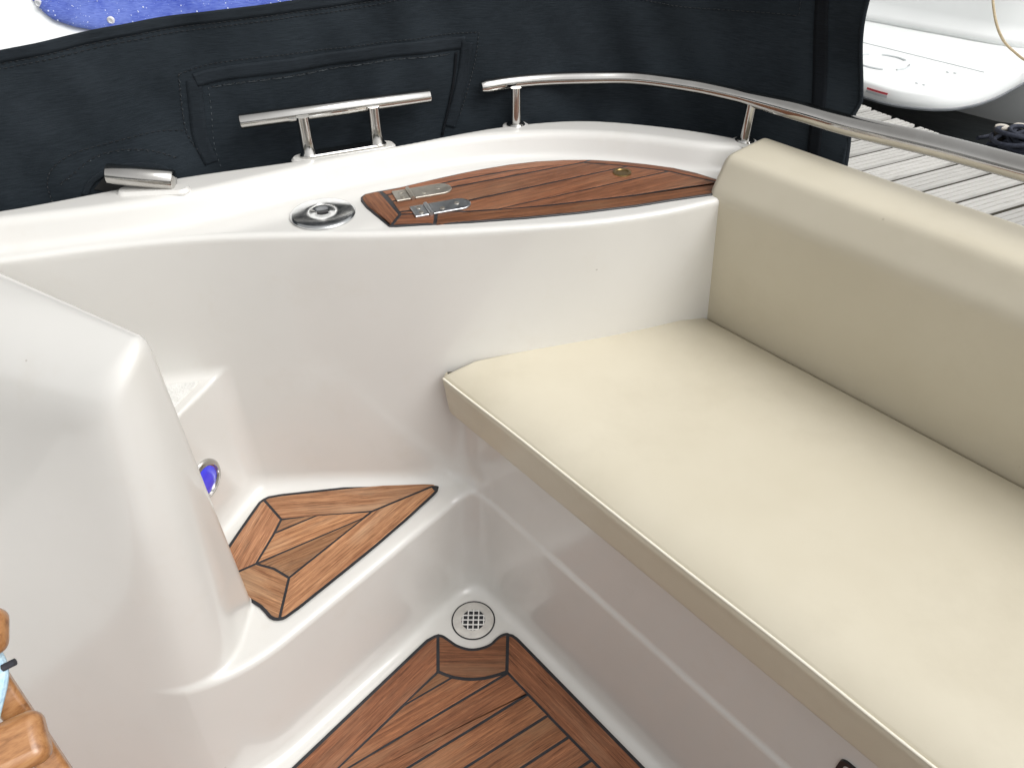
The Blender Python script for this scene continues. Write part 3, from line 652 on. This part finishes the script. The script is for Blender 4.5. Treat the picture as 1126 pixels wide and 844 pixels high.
# ---------------- cushions ----------------
def cushion(sec, t0f, t1, r, nt=60, tz=lambda z: 0, puff=None):
    """sec: closed list of (n, z) ; runs along t; rounded ends"""
    sec = [Vector(q) for q in sec]; m = len(sec); a = sum(sec[i].x * sec[(i + 1) % m].y - sec[(i + 1) % m].x * sec[i].y for i in range(m))
    if a < 0: sec = sec[::-1]
    nrm = []
    for i in range(m):
        e = (sec[(i + 1) % m] - sec[i - 1]).normalized(); nrm.append(Vector((-e.y, e.x)))   # inward
    ks = []
    for i in range(7): th = math.pi / 2 * i / 6; ks.append((r * (1 - math.sin(th)), r * (1 - math.cos(th)), 0))   # from cap to full
    rings = []
    for i in range(7):
        th = math.pi / 2 * i / 6; rings.append((r * (1 - math.cos(math.pi / 2 - th)) if False else r * (1 - math.sin(th)), r * (1 - math.cos(math.pi / 2 - th)) , 0))
    seq = []
    for i in range(8):
        th = math.pi / 2 * i / 7; seq.append(('s', r * (1 - math.cos(th)), r * (1 - math.sin(th))))
    for i in range(1, nt): seq.append(('m', i / nt, 0))
    for i in range(8):
        th = math.pi / 2 * (7 - i) / 7; seq.append(('e', r * (1 - math.cos(th)), r * (1 - math.sin(th))))
    P = []
    for kind, a_, b_ in seq:
        row = []
        for i in range(m):
            q = sec[i] + nrm[i] * b_
            ts = t0f(q.x) + tz(q.y)
            t = ts + a_ if kind == 's' else (t1 - a_ if kind == 'e' else ts + r + (t1 - r - ts - r) * a_)
            z = q.y + (puff(t, q.x, q.y) if puff else 0); x, y = TN(t, q.x); row.append((x, y, z))
        P.append(row)
    mb = MB(); v = [q for r_ in P for q in r_]; nr = len(P); f = []
    for i in range(nr - 1):
        for j in range(m): j2 = (j + 1) % m; f.append((i * m + j, (i + 1) * m + j, (i + 1) * m + j2, i * m + j2))
    f += [tuple(range(m)), tuple((nr - 1) * m + j for j in range(m))[::-1]]
    mb.add(v, f); return mb
def rsec(pts, radii, k=6):
    """rounded polygon section with subdivided sides"""
    out = []; m = len(pts)
    for i in range(m):
        a, b, c = Vector(pts[i - 1]), Vector(pts[i]), Vector(pts[(i + 1) % m]); r = radii[i]
        p = b + (a - b).normalized() * r; q = b + (c - b).normalized() * r
        for j in range(k + 1):
            t = j / k; out.append(tuple(p * (1 - t) ** 2 + b * (2 * t * (1 - t)) + q * t * t))
        d = Vector(pts[(i + 1) % m]) + (b - c).normalized() * radii[(i + 1) % m]
        for j in range(1, 9): out.append(tuple(q + (d - q) * (j / 9)))
    return out
def wob(t, s, a): return a * (math.sin(t * s) + .6 * math.sin(t * s * 2.3 + 1.1) + .4 * math.sin(t * s * 4.1 + 2))
def seat_puff(t, n, z):
    if z < .52: return 0
    d = min(1, max(0, (n + .413) / .044)); e = min(1, max(0, -n / .05)); return .023 * (1 - (1 - d) ** 2.6) * (.45 + .55 * (1 - (1 - e) ** 2)) + wob(t + n, 5, .0006)
sec = rsec([(-.405, .476), (-.413, .5475), (.002, .5475), (.0, .476)], [.010, .007, .012, .01])
mb = cushion(sec, lambda n: -.002 + n * .402, 1.45, .012, puff=seat_puff)
mx = TN(.4, -.2); seat = mb.build('seat_cushion', VINYL, None, smooth=50)
def set_origin(o, p):
    p = Vector(p); o.data.transform(Matrix.Translation(-p)); o.location = p
set_origin(seat, (mx[0], mx[1], .476)); tag(seat, 'flat cream vinyl seat cushion with piped front edge on the stern bench', 'cushion')
mb = MB(); pts = []
for i in range(70):
    t = -.158 + 1.6 * i / 69; x, y = TN(t, -.4105 + wob(t, 7, .0006)); pts.append((x, y, .5462 + seat_puff(t, -.409, .55)))
x, y = TN(-.162, -.404)
pts = [(x, y, .545)] + pts
mb.tube(pts, .0016, 10); mb.build('piping', PIPE, seat)
sec = rsec([(.001, .545), (-.047, .785), (-.020, .836), (.070, .839), (.078, .545)], [.015, .014, .012, .012, .015])
def back_puff(t, n, z): return wob(t, 4, .0017) * max(0, (z - .62) / .2)
mb = cushion(sec, lambda n: .0 - .0 * n, 1.45, .011, puff=back_puff, tz=lambda z: -.004 * math.sin(math.pi / 2 * min(1, max(0, z - .56) / .24)))
bk = mb.build('backrest_cushion', VINYL, None, smooth=50); p = TN(.4, .03); set_origin(bk, (p[0], p[1], .556))
tag(bk, 'upright cream vinyl backrest cushion leaning along the stern behind the seat', 'cushion')

# ---------------- side curtain canvas ----------------
can_c = catmull([(-1.9, .245), (-1.3, .575), (-1.0, .715), (-.8, .812), (-.638, .873), (-.545, .922), (-.446, .995), (-.310, 1.051), (-.177, 1.104), (-.086, 1.140), (-.004, 1.155), (.109, 1.183), (.220, 1.170), (.30, 1.140), (.37, 1.098), (.42, 1.060), (.475, 1.01)], 10)
cx_, cy_ = can_c[:, 0], can_c[:, 1]
def wrk(x, z):
    return 1.25 * (.006 * math.sin(x * 14 + z * 9) * math.sin(x * 5.1 + 1) + .0035 * math.sin(x * 31 - z * 22 + .5) * math.sin(z * 17 + x * 3)
            + .0018 * math.sin(x * 70 + z * 35) * math.sin(x * 9))
def CV(x, z, off=0):
    y = float(np.interp(x, cx_, cy_)); y2 = float(np.interp(x + .004, cx_, cy_)); t = Vector((.004, y2 - y)).normalized(); n = Vector((t.y, -t.x))   # towards the cockpit
    d = wrk(x, z) + off; lean = (z - .8) * .10
    edge = max(0, (x - .40) / .075); d -= .012 * edge * math.sin((z - .78) * 16)
    return Vector((x + n.x * d, y + lean + n.y * d, z))
def topz(x): return float(np.interp(x, [-1.6, -1.0, -.62, -.5, -.38, -.2, -.05, .2, .5], [.975, .982, .990, 1.000, 1.006, 1.012, 1.04, 1.10, 1.16]))
def botz(x): return float(np.interp(x, [-1.6, .25, .36, .475], [.79, .79, .76, .72]))
cur = empty('canvas_side_curtain', (-.1, 1.08, .79)); tag(cur, 'charcoal canvas side curtain with stitched patches standing along the gunwale', 'canvas cover')
mb = MB(); nx_ = 420; rows = []
for i in range(nx_ + 1):
    x = -1.5 + (.475 + 1.5) * i / nx_; zb, zt_ = botz(x), topz(x)
    xe = lambda z: x + (-.050 * (z - .8) + .006 * math.sin((z - .74) * 20)) * max(0, (x - .40) / .075)
    rows.append([CV(xe(zb + (zt_ - zb) * j / 60), zb + (zt_ - zb) * j / 60) for j in range(61)])
mb.grid(rows); o = mb.build('curtain_panel', CANVAS, cur, smooth=80)
sm = o.modifiers.new('thickness', 'SOLIDIFY'); sm.thickness = .0022; sm.offset = 0
def ribbon(path, w, off, name, m, parent=cur):
    """strip of facing cloth lying on the curtain; path of (x, z)"""
    path = catmull(path, 12); rows = []
    for i, q in enumerate(path):
        t = path[min(i + 1, len(path) - 1)] - path[max(i - 1, 0)]; t = t / np.hypot(*t); n = np.array((-t[1], t[0]))
        k = 5; rows.append([CV(*(q + n * w * (j / (k - 1) - .5)), off) for j in range(k)])
    mb = MB(); mb.grid(rows); o = mb.build(name, m, parent, smooth=60)
    s = o.modifiers.new('t', 'SOLIDIFY'); s.thickness = .0012; s.offset = 0; return o
def stitches(mb, path, off=.0022, L=.0038, gap=.0024, r=.00045):
    path = catmull(path, 10); d = np.concatenate([[0], np.cumsum(np.hypot(*np.diff(path, axis=0).T))]); s = 0
    while s + L < d[-1]:
        q = [(np.interp(s + L * u_, d, path[:, 0]), np.interp(s + L * u_, d, path[:, 1])) for u_ in (0, .5, 1)]
        mb.tube([CV(*q[0], off - .0008), CV(*q[1], off + .0003), CV(*q[2], off - .0008)], r, 5); s += L + gap
# top hem
hx = np.linspace(-1.45, -.02, 26)
ribbon([(x, topz(x) - .006) for x in hx], .013, .0018, 'top_hem', CANVAS2)
def stitch(path, m=THREAD, **k):
    mb = MB(); stitches(mb, path, **k); mb.build('stitching', m, cur, smooth=0)
stitch([(x, topz(x) - .019) for x in hx]); stitch([(x, topz(x) - .014) for x in hx])
C1 = [(-0.4403, 0.9337), (-0.3986, 0.9417), (-0.3257, 0.9462), (-0.1847, 0.9461), (-0.0506, 0.9497)]
C2 = [(-0.4403, 0.9337), (-0.4452, 0.8918), (-0.4465, 0.8559), (-0.4364, 0.8263)]
C3 = [(-0.4067, 0.9128), (-0.3705, 0.9165), (-0.3304, 0.9183), (-0.1869, 0.9224), (-0.0874, 0.9223)]
C4 = [(-0.4101, 0.9121), (-0.4132, 0.8805), (-0.4184, 0.8382), (-0.4159, 0.799)]
C5 = [(-0.0493, 0.9496), (-0.0542, 0.9178), (-0.0619, 0.8864), (-0.0819, 0.8281)]
C6 = [(-0.0847, 0.9233), (-0.0886, 0.8948), (-0.0956, 0.8591), (-0.1093, 0.8039)]
C7 = [(-0.5994, 0.8116), (-0.5977, 0.8377), (-0.5867, 0.8564), (-0.5636, 0.8673), (-0.5174, 0.87), (-0.481, 0.8682), (-0.4475, 0.8611)]
C8 = [(-0.5853, 0.8349), (-0.5483, 0.8552), (-0.5202, 0.8578), (-0.4901, 0.848), (-0.4599, 0.8267)]
C9 = [(0.4131, 1.0185), (0.4252, 0.9433), (0.4319, 0.8855), (0.4414, 0.799)]
C10 = [(0.1029, 0.9919), (0.2605, 0.9783), (0.3945, 0.9857)]; C11 = [(0.3945, 0.9857), (0.3913, 1.0149)]
for c in (C1, C2, C5, C7, C8, C10, C11, C3): stitch(c)
stitch(C4, THREADL, L=.003, gap=.005); stitch([(a + .001, b) for a, b in C2], THREADL, L=.002, gap=.007); stitch([(a, b - .0015) for a, b in C8], THREADL, L=.002, gap=.008)
stitch([(a, b - .001) for a, b in C3], THREADL, L=.012, gap=.003, r=.0004)
def mida(a, b): a = catmull(a, 6); b = catmull(b, 6); n = 8; return [tuple((a[int(i * (len(a) - 1) / n)] + b[int(i * (len(b) - 1) / n)]) / 2) for i in range(n + 1)]
ribbon(mida(C1, C3), .017, .0020, 'facing_strip', CANVAS2)
ribbon(mida(C2, C4), .018, .0016, 'facing_strip', CANVAS2)
ribbon(mida(C5, C6), .016, .0026, 'facing_strip', CANVAS2)
ribbon(C9, .014, .002, 'webbing_strip', CANVAS3)
ribbon([(a + .0015, b) for a, b in C6], .0035, .0030, 'flap_edge', CANVAS3)
ribbon([(-0.566, 0.8154), (-0.5548, 0.8294), (-0.5362, 0.8363), (-0.5114, 0.8356), (-0.488, 0.8263), (-0.4716, 0.8097)], .007, .004, 'opening_binding', CANVAS2)
mb = MB(); ring = []
cpx = [(-0.5553, 0.8198), (-0.5402, 0.8314), (-0.5213, 0.8328), (-0.4991, 0.8276), (-0.4824, 0.8156), (-0.4774, 0.8012), (-0.5152, 0.7968)]
mb.add([CV(a, b, .0035) for a, b in cpx], [tuple(range(len(cpx)))]); mb.build('cover_opening', HOLE, cur, smooth=0)
# right hand edge binding
rows = []
mb = MB(); pts = []
for j in range(50):
    z = .725 + .43 * j / 49; x = .475; xx = x + (-.050 * (z - .8) + .006 * math.sin((z - .74) * 20)); pts.append(CV(xx, z))
mb.tube(pts, .0032, 8); mb.build('edge_binding', CANVAS2, cur)

# ---------------- varnished wooden folding chair, lower left ----------------
ch = empty('folding_chair', (-.62, .25, ZS)); tag(ch, 'golden varnished wooden folding chair in front of the white console', 'chair')
def bar(name, a, b, w, h, r, roll=0, m=VARN):
    a, b = Vector(a), Vector(b); d = (b - a); L = d.length; d.normalize()
    M = d.to_track_quat('X', 'Z').to_matrix() @ Matrix.Rotation(roll, 3, 'X'); mb = MB(); mb.box((0, 0, 0), (L, w, h)); mb.v = [tuple(M @ Vector(v) + (a + b) / 2) for v in mb.v]
    return mb.build(name, m, ch, smooth=40, bevel=r, seg=6)
e1 = (-0.4078, 0.3016, 0.6); e2 = (-0.5534, 0.2144, 0.6)
bar('back_slat', e1, e2, .046, .028, .011, R(-25))
e1 = (-0.4346, 0.3528, 0.68); e2 = (-0.587, 0.3073, 0.68)
bar('back_slat', e1, e2, .040, .026, .011, R(-25))
a = (-0.4743, 0.3486, 0.64); b = (-0.4113, 0.282, 0.5)
bar('upright', a, b, .022, .022, .005)
bar('leg', b, (b[0] + .03, b[1] - .06, ZS + .004), .024, .024, .006)
a = (-0.5576, 0.2369, 0.62)
bar('leg', a, (a[0] + .03, a[1] - .02, ZS + .004), .024, .024, .006)
p1 = (-0.4643, 0.3548, 0.655); p2 = (-0.4439, 0.332, 0.645); p3 = (-0.4472, 0.3025, 0.62)
mb = MB(); mb.tube([tuple(q) for q in catmull([p1, p2, p3], 8)], .0055, 10); lash = mb.build('lashing_rope', ROPE_B, None)
set_origin(lash, p2); tag(lash, 'pale blue cord with dark tip tied round the wooden chair', 'cord')
p4 = (-0.4412, 0.3327, 0.65); p5 = (-0.4318, 0.3375, 0.652)
mb = MB(); mb.tube([p4, p5], .0032, 10); mb.build('cord_tip', TIP, lash)

# ---------------- water, dock ----------------
m = mat('dark harbour water', (.004, .006, .007), .08, 0, 0, .35); tc = nd(m, 'ShaderNodeTexCoord'); n = nd(m, 'ShaderNodeTexNoise', Scale=3.0, Detail=4.0); lk(m, tc.outputs['Object'], n.inputs['Vector'])
bp = nd(m, 'ShaderNodeBump', Strength=.3, Distance=.03); lk(m, n.outputs[0], bp.inputs['Height']); lk(m, bp.outputs[0], bs(m).inputs['Normal'])
mb = MB(); mb.add([(-1500, -1500, -.65), (1500, -1500, -.65), (1500, 1500, -.65), (-1500, 1500, -.65)], [(0, 1, 2, 3)])
tag(mb.build('water', m, None, smooth=0), kind='structure')
dl = Vector((.53, -.848, 0)).normalized(); dp = Vector((.848, .53, 0)).normalized()      # along the dock / along a board
dock = empty('wooden_dock', (1.6, 2.6, -.65)); tag(dock, 'weathered grey wooden dock of grooved boards beyond the backrest', 'dock')
dg = Vector((.90, .435, 0)).normalized()
E0 = Vector((2.05, 4.20, 0)); wB = .121; Lb = 2.05
mb = MB()
for i in range(-22, 34):
    s0 = i * .146; c = E0 + dl * s0; jig = random.uniform(-.012, .012)
    x1 = c + dg * jig; x0 = c - dg * (Lb + random.uniform(-.02, .02))
    wv_ = Vector((dl.x, dl.y, 0)) * wB; zt0 = -.25 + random.uniform(-.002, .002)
    # grooved profile across the board: four ribs
    prof = []
    for k in range(4):
        a0, a1 = (k + .06) / 4, (k + .94) / 4
        prof += [(a0, -.011 if k else -.014), (a0 + .02, 0), (a1 - .02, 0), (a1, -.011 if k < 3 else -.014)]
    prof = [(0, -.035)] + prof + [(1, -.035)]
    rowA = [x0 + wv_ * a + Vector((0, 0, zt0 + dz)) for a, dz in prof]; rowB = [x1 + wv_ * a + Vector((0, 0, zt0 + dz)) for a, dz in prof]
    n = len(prof); t = random.uniform(.86, 1.1)
    mb.add(rowA + rowB, [(0, 1, n + 1, n), (n - 2, n - 1, 2 * n - 1, 2 * n - 2)], [(0, 0)] * (2 * n), (.16, .15, .12))  # long side faces tinted dark: painted shade for the gaps between boards
    mb.add(rowA + rowB, [(j, j + 1, n + j + 1, n + j) for j in range(1, n - 2)] + [tuple(range(n))[::-1], tuple(n + j for j in range(n))], [(0, 0)] * (2 * n), (t, t, t * .99))
def dockmat():
    m = mat('weathered grey boards', (.5, .48, .46), .85, 0, 0, .2); tc = nd(m, 'ShaderNodeTexCoord'); at = nd(m, 'ShaderNodeAttribute', attribute_name='tint')
    mp = nd(m, 'ShaderNodeMapping'); mp.inputs['Rotation'].default_value = (0, 0, -math.atan2(dg.y, dg.x)); lk(m, tc.outputs['Object'], mp.inputs[0])
    mp2 = nd(m, 'ShaderNodeMapping'); mp2.inputs['Scale'].default_value = (5, 110, 20); lk(m, mp.outputs[0], mp2.inputs[0])
    n = nd(m, 'ShaderNodeTexNoise', Scale=1.0, Detail=8.0, Roughness=.7); lk(m, mp2.outputs[0], n.inputs['Vector'])
    r = ramp(m, [(.25, (.22, .205, .19)), (.42, (.44, .43, .41)), (.7, (.52, .51, .49))]); lk(m, n.outputs[0], r.inputs[0])
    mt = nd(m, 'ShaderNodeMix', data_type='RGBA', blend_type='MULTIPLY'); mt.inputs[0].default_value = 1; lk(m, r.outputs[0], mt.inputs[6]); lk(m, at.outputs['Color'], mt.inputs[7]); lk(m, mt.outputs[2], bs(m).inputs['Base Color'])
    bp = nd(m, 'ShaderNodeBump', Strength=.35, Distance=.001); lk(m, n.outputs[0], bp.inputs['Height']); lk(m, bp.outputs[0], bs(m).inputs['Normal']); return m
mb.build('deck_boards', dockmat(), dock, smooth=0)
mb = MB()
for s_ in (.12, 1.0, 1.9):
    c = E0 - dg * s_ + dl * .6; mb.box((c.x, c.y, -.34), (8.2, .10, .12), math.atan2(dl.y, dl.x))
mb.build('dock_beam', DARKW, dock, smooth=0)
for s_, k in ((.3, -1.2), (.3, 1.2), (.3, 3.6), (1.7, -1.2), (1.7, 1.2), (1.7, 3.6)):
    c = E0 - dg * s_ + dl * k; mb = MB(); mb.lathe([(.07, -1.2), (.07, -.40), (0, -.40)], (c.x, c.y, 0), 16); mb.build('dock_pile', DARKW, dock)

ADDED_SHORE = mottled('unseen shore ring', (.05, .06, .05), (.12, .12, .10), .05, .9)
mb = MB(); rows = []; rs_ = random.Random(5)  # unseen ring of hills, added to keep the bright horizon out of reflections
for k in range(121):
    a = 2 * math.pi * k / 120; r = 130; hh = 9 + 4 * math.sin(a * 5) + 3 * math.sin(a * 13 + 1) + rs_.uniform(-1, 1)
    if k == 120: hh = rows[0][2][2] + .65
    rows.append([(r * math.cos(a), r * math.sin(a), -.65), ((r + 6) * math.cos(a), (r + 6) * math.sin(a), hh * .6), ((r + 30) * math.cos(a), (r + 30) * math.sin(a), hh - .65), ((r + 80) * math.cos(a), (r + 80) * math.sin(a), -.65)])
tag(mb.grid(rows).build('added_shoreline', ADDED_SHORE, None), kind='structure')
# coil of mooring rope and the bitts it lies on
for q, lb in (((2.4735, 3.6878), 'short pale topped dock post at the left of the rope coil'), ((2.5718, 3.7), 'short pale topped dock post at the right, behind the rope coil')):
    bt = empty('mooring_post', (q[0], q[1], -.25)); tag(bt, lb, 'mooring post', 'short posts behind the rope coil')
    mb = MB(); mb.lathe([(.030, -.25), (.030, -.178), (.036, -.172), (.036, -.160), (.030, -.155), (0, -.155)], (q[0], q[1], 0), 24); bo_ = mb.build('post', DARKW, bt, smooth=40)
    mb = MB(); mb.lathe([(.0345, -.160), (.0345, -.152), (.028, -.148), (0, -.148)], (q[0], q[1], 0), 24); mb.build('post_cap', PALE, bo_, smooth=40)
q0 = (2.5272, 3.5986)
mb = MB(); rnd = random.Random(4)
pts = []
for k in range(15 * 24):
    a = 2 * math.pi * k / 24; lap = k / 24; r0 = .095 + .028 * math.sin(lap * 2.4) + .012 * math.sin(a * 2 + lap)
    zc = -.236 + .0052 * lap + .012 * (1 + math.sin(a * 1.0 + lap * 1.7)) ; pts.append((q0[0] + .035 + r0 * math.cos(a) + .028 * math.sin(lap * 1.3), q0[1] + r0 * .8 * math.sin(a) + .022 * math.cos(lap * 1.9), zc))
mb.tube(pts, .0105, 8)
a = (2.4079, 3.7452, -0.235); b = (2.5346, 3.7818, -0.235)
mb.tube([tuple(q) for q in catmull([a, b, (q0[0] - .02, q0[1] + .02, -.22), (q0[0] + .08, q0[1] + .02, -.2)], 8)], .0105, 8)
a = (2.4198, 3.6736, -0.235); b = (2.4699, 3.6256, -0.225)
mb.tube([tuple(q) for q in catmull([a, b, (q0[0] + .03, q0[1] - .02, -.2)], 8)], .0105, 8)
o = mb.build('mooring_rope', ROPE_D, None, smooth=60); set_origin(o, (q0[0], q0[1], -.25)); tag(o, 'heaped coil of dark blue mooring rope on the grey dock', 'rope')

# ---------------- neighbouring white boat with swim platform (right) ----------------
nb = empty('moored_boat', (3.2, 6.0, -.65)); tag(nb, 'white moored boat behind the dock showing its rounded swim platform', 'boat')
plat = catmull([(1.6429, 5.5508), (1.9293, 4.8424), (2.0659, 4.5822), (2.2297, 4.374), (2.4861, 4.2979), (2.7733, 4.4051), (3.1572, 4.7181), (3.817, 5.3321), (4.8082, 6.3041)], 6)
plat = [tuple(q) for q in plat]; back = [(6.0, 8.0), (1.0, 9.5)]
pl = plat + back
mb = MB(); pl_ = pl if area(pl) > 0 else pl[::-1]
lv = [(-.295, .03), (-.29, .006), (-.28, 0), (-.25, .004), (-.215, .012), (-.205, .020), (-.20, .034)]
v = []; n = len(pl_)
for z, ins in lv: v += [(x, y, z) for x, y in offset(pl_, ins)] if ins else [(x, y, z) for x, y in pl_]
f = [(l * n + i, l * n + (i + 1) % n, (l + 1) * n + (i + 1) % n, (l + 1) * n + i) for l in range(len(lv) - 1) for i in range(n)] + [tuple((len(lv) - 1) * n + i for i in range(n)), tuple(range(n))[::-1]]
mb.add(v, f); sp = mb.build('swim_platform', HULLW, nb, smooth=40)
mb = MB(); t_ = [(x, y, -.288) for x, y in plat]; mb.tube(t_, .009, 6); mb.build('rub_strip', HULLG, sp)
# round hatch ring
q = (2.3403, 4.8858)
for a0 in (10, 100, 190, 280):
    mb = MB(); pts = [(q[0] + .16 * math.cos(R(a0 + s)), q[1] + .16 * math.sin(R(a0 + s)), -.197) for s in range(0, 66, 6)]; mb.tube(pts, .007, 6); mb.build('hatch_slot', HULLU, sp)
for u_ in [(2.6652, 4.6885), (2.7018, 4.6712), (2.3917, 4.4873), (2.4209, 4.4551)]:
    mb = MB(); mb.lathe([(.010, -.199), (.008, -.195), (0, -.194)], (u_[0], u_[1], 0), 12); mb.build('screw_cap', HULLU, sp)
mb = MB(); a, b = [(2.3723, 5.3228), (2.8878, 4.6885)]; mb.tube([(a[0], a[1], -.199), (b[0], b[1], -.199)], .0035, 6); mb.build('platform_seam', HULLU, sp)
# label on the platform edge
def onedge(u0, u1, z0, z1, name, m, out=.004):
    # follow the plan edge between two parameters
    k0, k1 = u0, u1; pts = [Vector(q) for q in plat][k0:k1]; rows = []
    for p_, nx2 in zip(pts, [Vector(q) for q in plat][k0 + 1:k1 + 1]):
        t = (nx2 - p_).normalized(); nn = Vector((t.y, -t.x)); c = p_ + nn * out; rows.append([(c.x, c.y, z0), (c.x, c.y, z1)])
    mb = MB(); mb.grid(rows); return mb.build(name, m, sp, smooth=0)
onedge(14, 18, -.238, -.226, 'edge_label', REDL)
onedge(14, 18, -.254, -.240, 'edge_label', HULLU)
# transom and hull body
mb = MB(); rows = []
tr = catmull([(1.0, 7.4), (2.0, 6.5), (2.6, 5.98), (3.06, 5.55), (3.45, 5.25), (4.2, 5.1), (5.2, 5.6), (6, 7)], 6)
ln_ = len(tr)
for z, ins in ((-.205, -.08), (-.19, 0), (-.1, .06), (.3, .16), (.8, .26), (1.0, .34)):
    row = []
    for i in range(ln_):
        t = tr[min(i + 1, ln_ - 1)] - tr[max(i - 1, 0)]; t = t / np.hypot(*t); nn = np.array((-t[1], t[0])); c = tr[i] + nn * ins; row.append((c[0], c[1], z))
    rows.append(row)
mb.grid(rows); o = mb.build('transom', HULLW, nb, smooth=50); s = o.modifiers.new('t', 'SOLIDIFY'); s.thickness = .04; s.offset = -1
mb = MB(); hb_ = [(x * 1.0, y + .25) for x, y in plat[12:40]]; hb2 = [(3.32, 5.0), (3.9, 4.72), (4.6, 4.9), (6, 6.2), (6, 8), (1.5, 9), (2.2, 6.2)]
v = []; n = len(hb2)
for z, sc_ in ((-1.0, .82), (-.62, .94), (-.5, 1.0), (-.30, 1.03)):
    v += [(3.9 + (x - 3.9) * sc_, 6.3 + (y - 6.3) * sc_, z) for x, y in hb2]
mb.add(v, [(l * n + i, l * n + (i + 1) % n, (l + 1) * n + (i + 1) % n, (l + 1) * n + i) for l in range(3) for i in range(n)]); mb.build('hull', HULLW, nb, smooth=60)
# rounded fitting under the platform
q = (2.6619, 4.5589)
mb = MB(); M_ = Matrix.Diagonal((1, .8, .42)); mb.lathe([(.001, -.2), (.10, -.18), (.16, -.10), (.185, 0), (.17, .12), (.12, .2)], (q[0], q[1] + .18, -.34), 24, M_); mb.build('trim_tab', HULLU, nb, smooth=70)
# tan rope hanging on the transom
pts = [(3.0811, 5.4734, 0.35), (3.0705, 5.274, 0.18), (2.9946, 5.043, 0.1), (2.9696, 4.881, 0.02), (3.0215, 4.8282, -0.06), (3.1082, 4.8156, -0.12), (3.1574, 4.7353, -0.15), (3.276, 4.6238, -0.18)]
mb = MB(); mb.tube([tuple(q) for q in catmull(pts, 8)], .0075, 8); o = mb.build('hanging_rope', ROPE_T, None); set_origin(o, pts[4]); tag(o, 'thin tan rope hanging in a curve by the white transom', 'rope')

# ---------------- neighbouring boat with blue cover (upper left) ----------------
n2 = empty('covered_boat', (-1.4, 3.0, -.65)); tag(n2, 'white moored boat behind the canvas curtain under a blue cover', 'boat')
mb = MB(); rows = []
xs_ = np.linspace(-5.5, .75, 50)
for z, dy in ((-.9, .25), (-.5, .05), (.0, -.12), (.30, -.20), (.36, -.17), (.39, -.10), (.45, -.02), (.55, .14), (.70, .38), (.85, .62), (.92, .78), (.95, 1.6)):
    rows.append([(x, 2.16 + .03 * (x + 1.2) ** 2 + dy, z) for x in xs_])
mb.grid(rows); mb.build('hull', HULLW, n2, smooth=50)
def CB(x, z):   # draped cover surface
    y = 2.30 + 1.6 * (z - .55) + .03 * (x + 1.2) ** 2
    k = min(1, max(0, (z - cbz(x)) / .10)); k2 = min(1, max(0, (x + 1.50) / .10))
    bul = .075 * math.sqrt(max(0, k * (2 - k))) * math.sqrt(max(0, k2 * (2 - k2)))
    w = .010 * math.sin(x * 19 + z * 9) + .007 * math.sin(x * 37 - z * 28) + .006 * math.sin(z * 40 + x * 13)
    return (x, y - .004 - bul - w * k * k2, z)
def cbz(x): return float(np.interp(x, [-1.50, -1.487, -1.44, -1.40, -1.33, -1.257, -1.145, -.904, -.62, 1.0], [.74, .69, .665, .648, .634, .626, .632, .656, .687, .69]))
mb = MB(); rows = []
for x in np.linspace(-1.50, .70, 160):
    z0_ = cbz(x); col = [CB(x, z0_ + (.90 - z0_) * (j / 40) ** 1.3) for j in range(41)]; col += [(x, 2.86 + .5 * k, .91 + .03 * k) for k in (.3, .6, 1)]
    rows.append(col)
mb.grid(rows); cv = mb.build('boat_cover', BLUEC, None, smooth=80); set_origin(cv, (-.6, 2.3, .69)); tag(cv, 'wet royal blue cover with white snaps draped over the boat behind', 'boat cover')
SNAP = mottled('white snap', (.55, .56, .58), (.7, .7, .72), 50, .3)
Mx = Matrix(((1, 0, 0), (0, 0, -1), (0, 1, 0)))
for x, z in [(-1.4464, 0.688), (-1.2082, 0.6562)]:
    mb = MB(); p = CB(x, z); mb.lathe([(.011, -.002), (.011, .003), (.007, .005), (.005, .003), (0, .003)], (p[0], p[1] - .002, p[2]), 20, Mx); mb.build('snap', SNAP, cv)
DROP = mat('water drop', (.75, .8, .95), .1, 0, 0, .8); DROP2 = mottled('water drops', (.55, .62, .85), (.8, .85, .95), 50, .12, coat=1)
mb = MB(); rnd = random.Random(2)
for k in range(650):
    x = rnd.uniform(-1.46, -.35); z = rnd.uniform(cbz(x) + .006, .80); p = CB(x, z); r = .0006 + .0022 * rnd.random() ** 3
    mb.lathe([(r, -.0002), (r * .8, r * .45), (0, r * .7)], (p[0], p[1] - .001, p[2]), 6, Mx)
o = mb.build('water_drops', DROP2, cv); tag(o, kind='stuff')
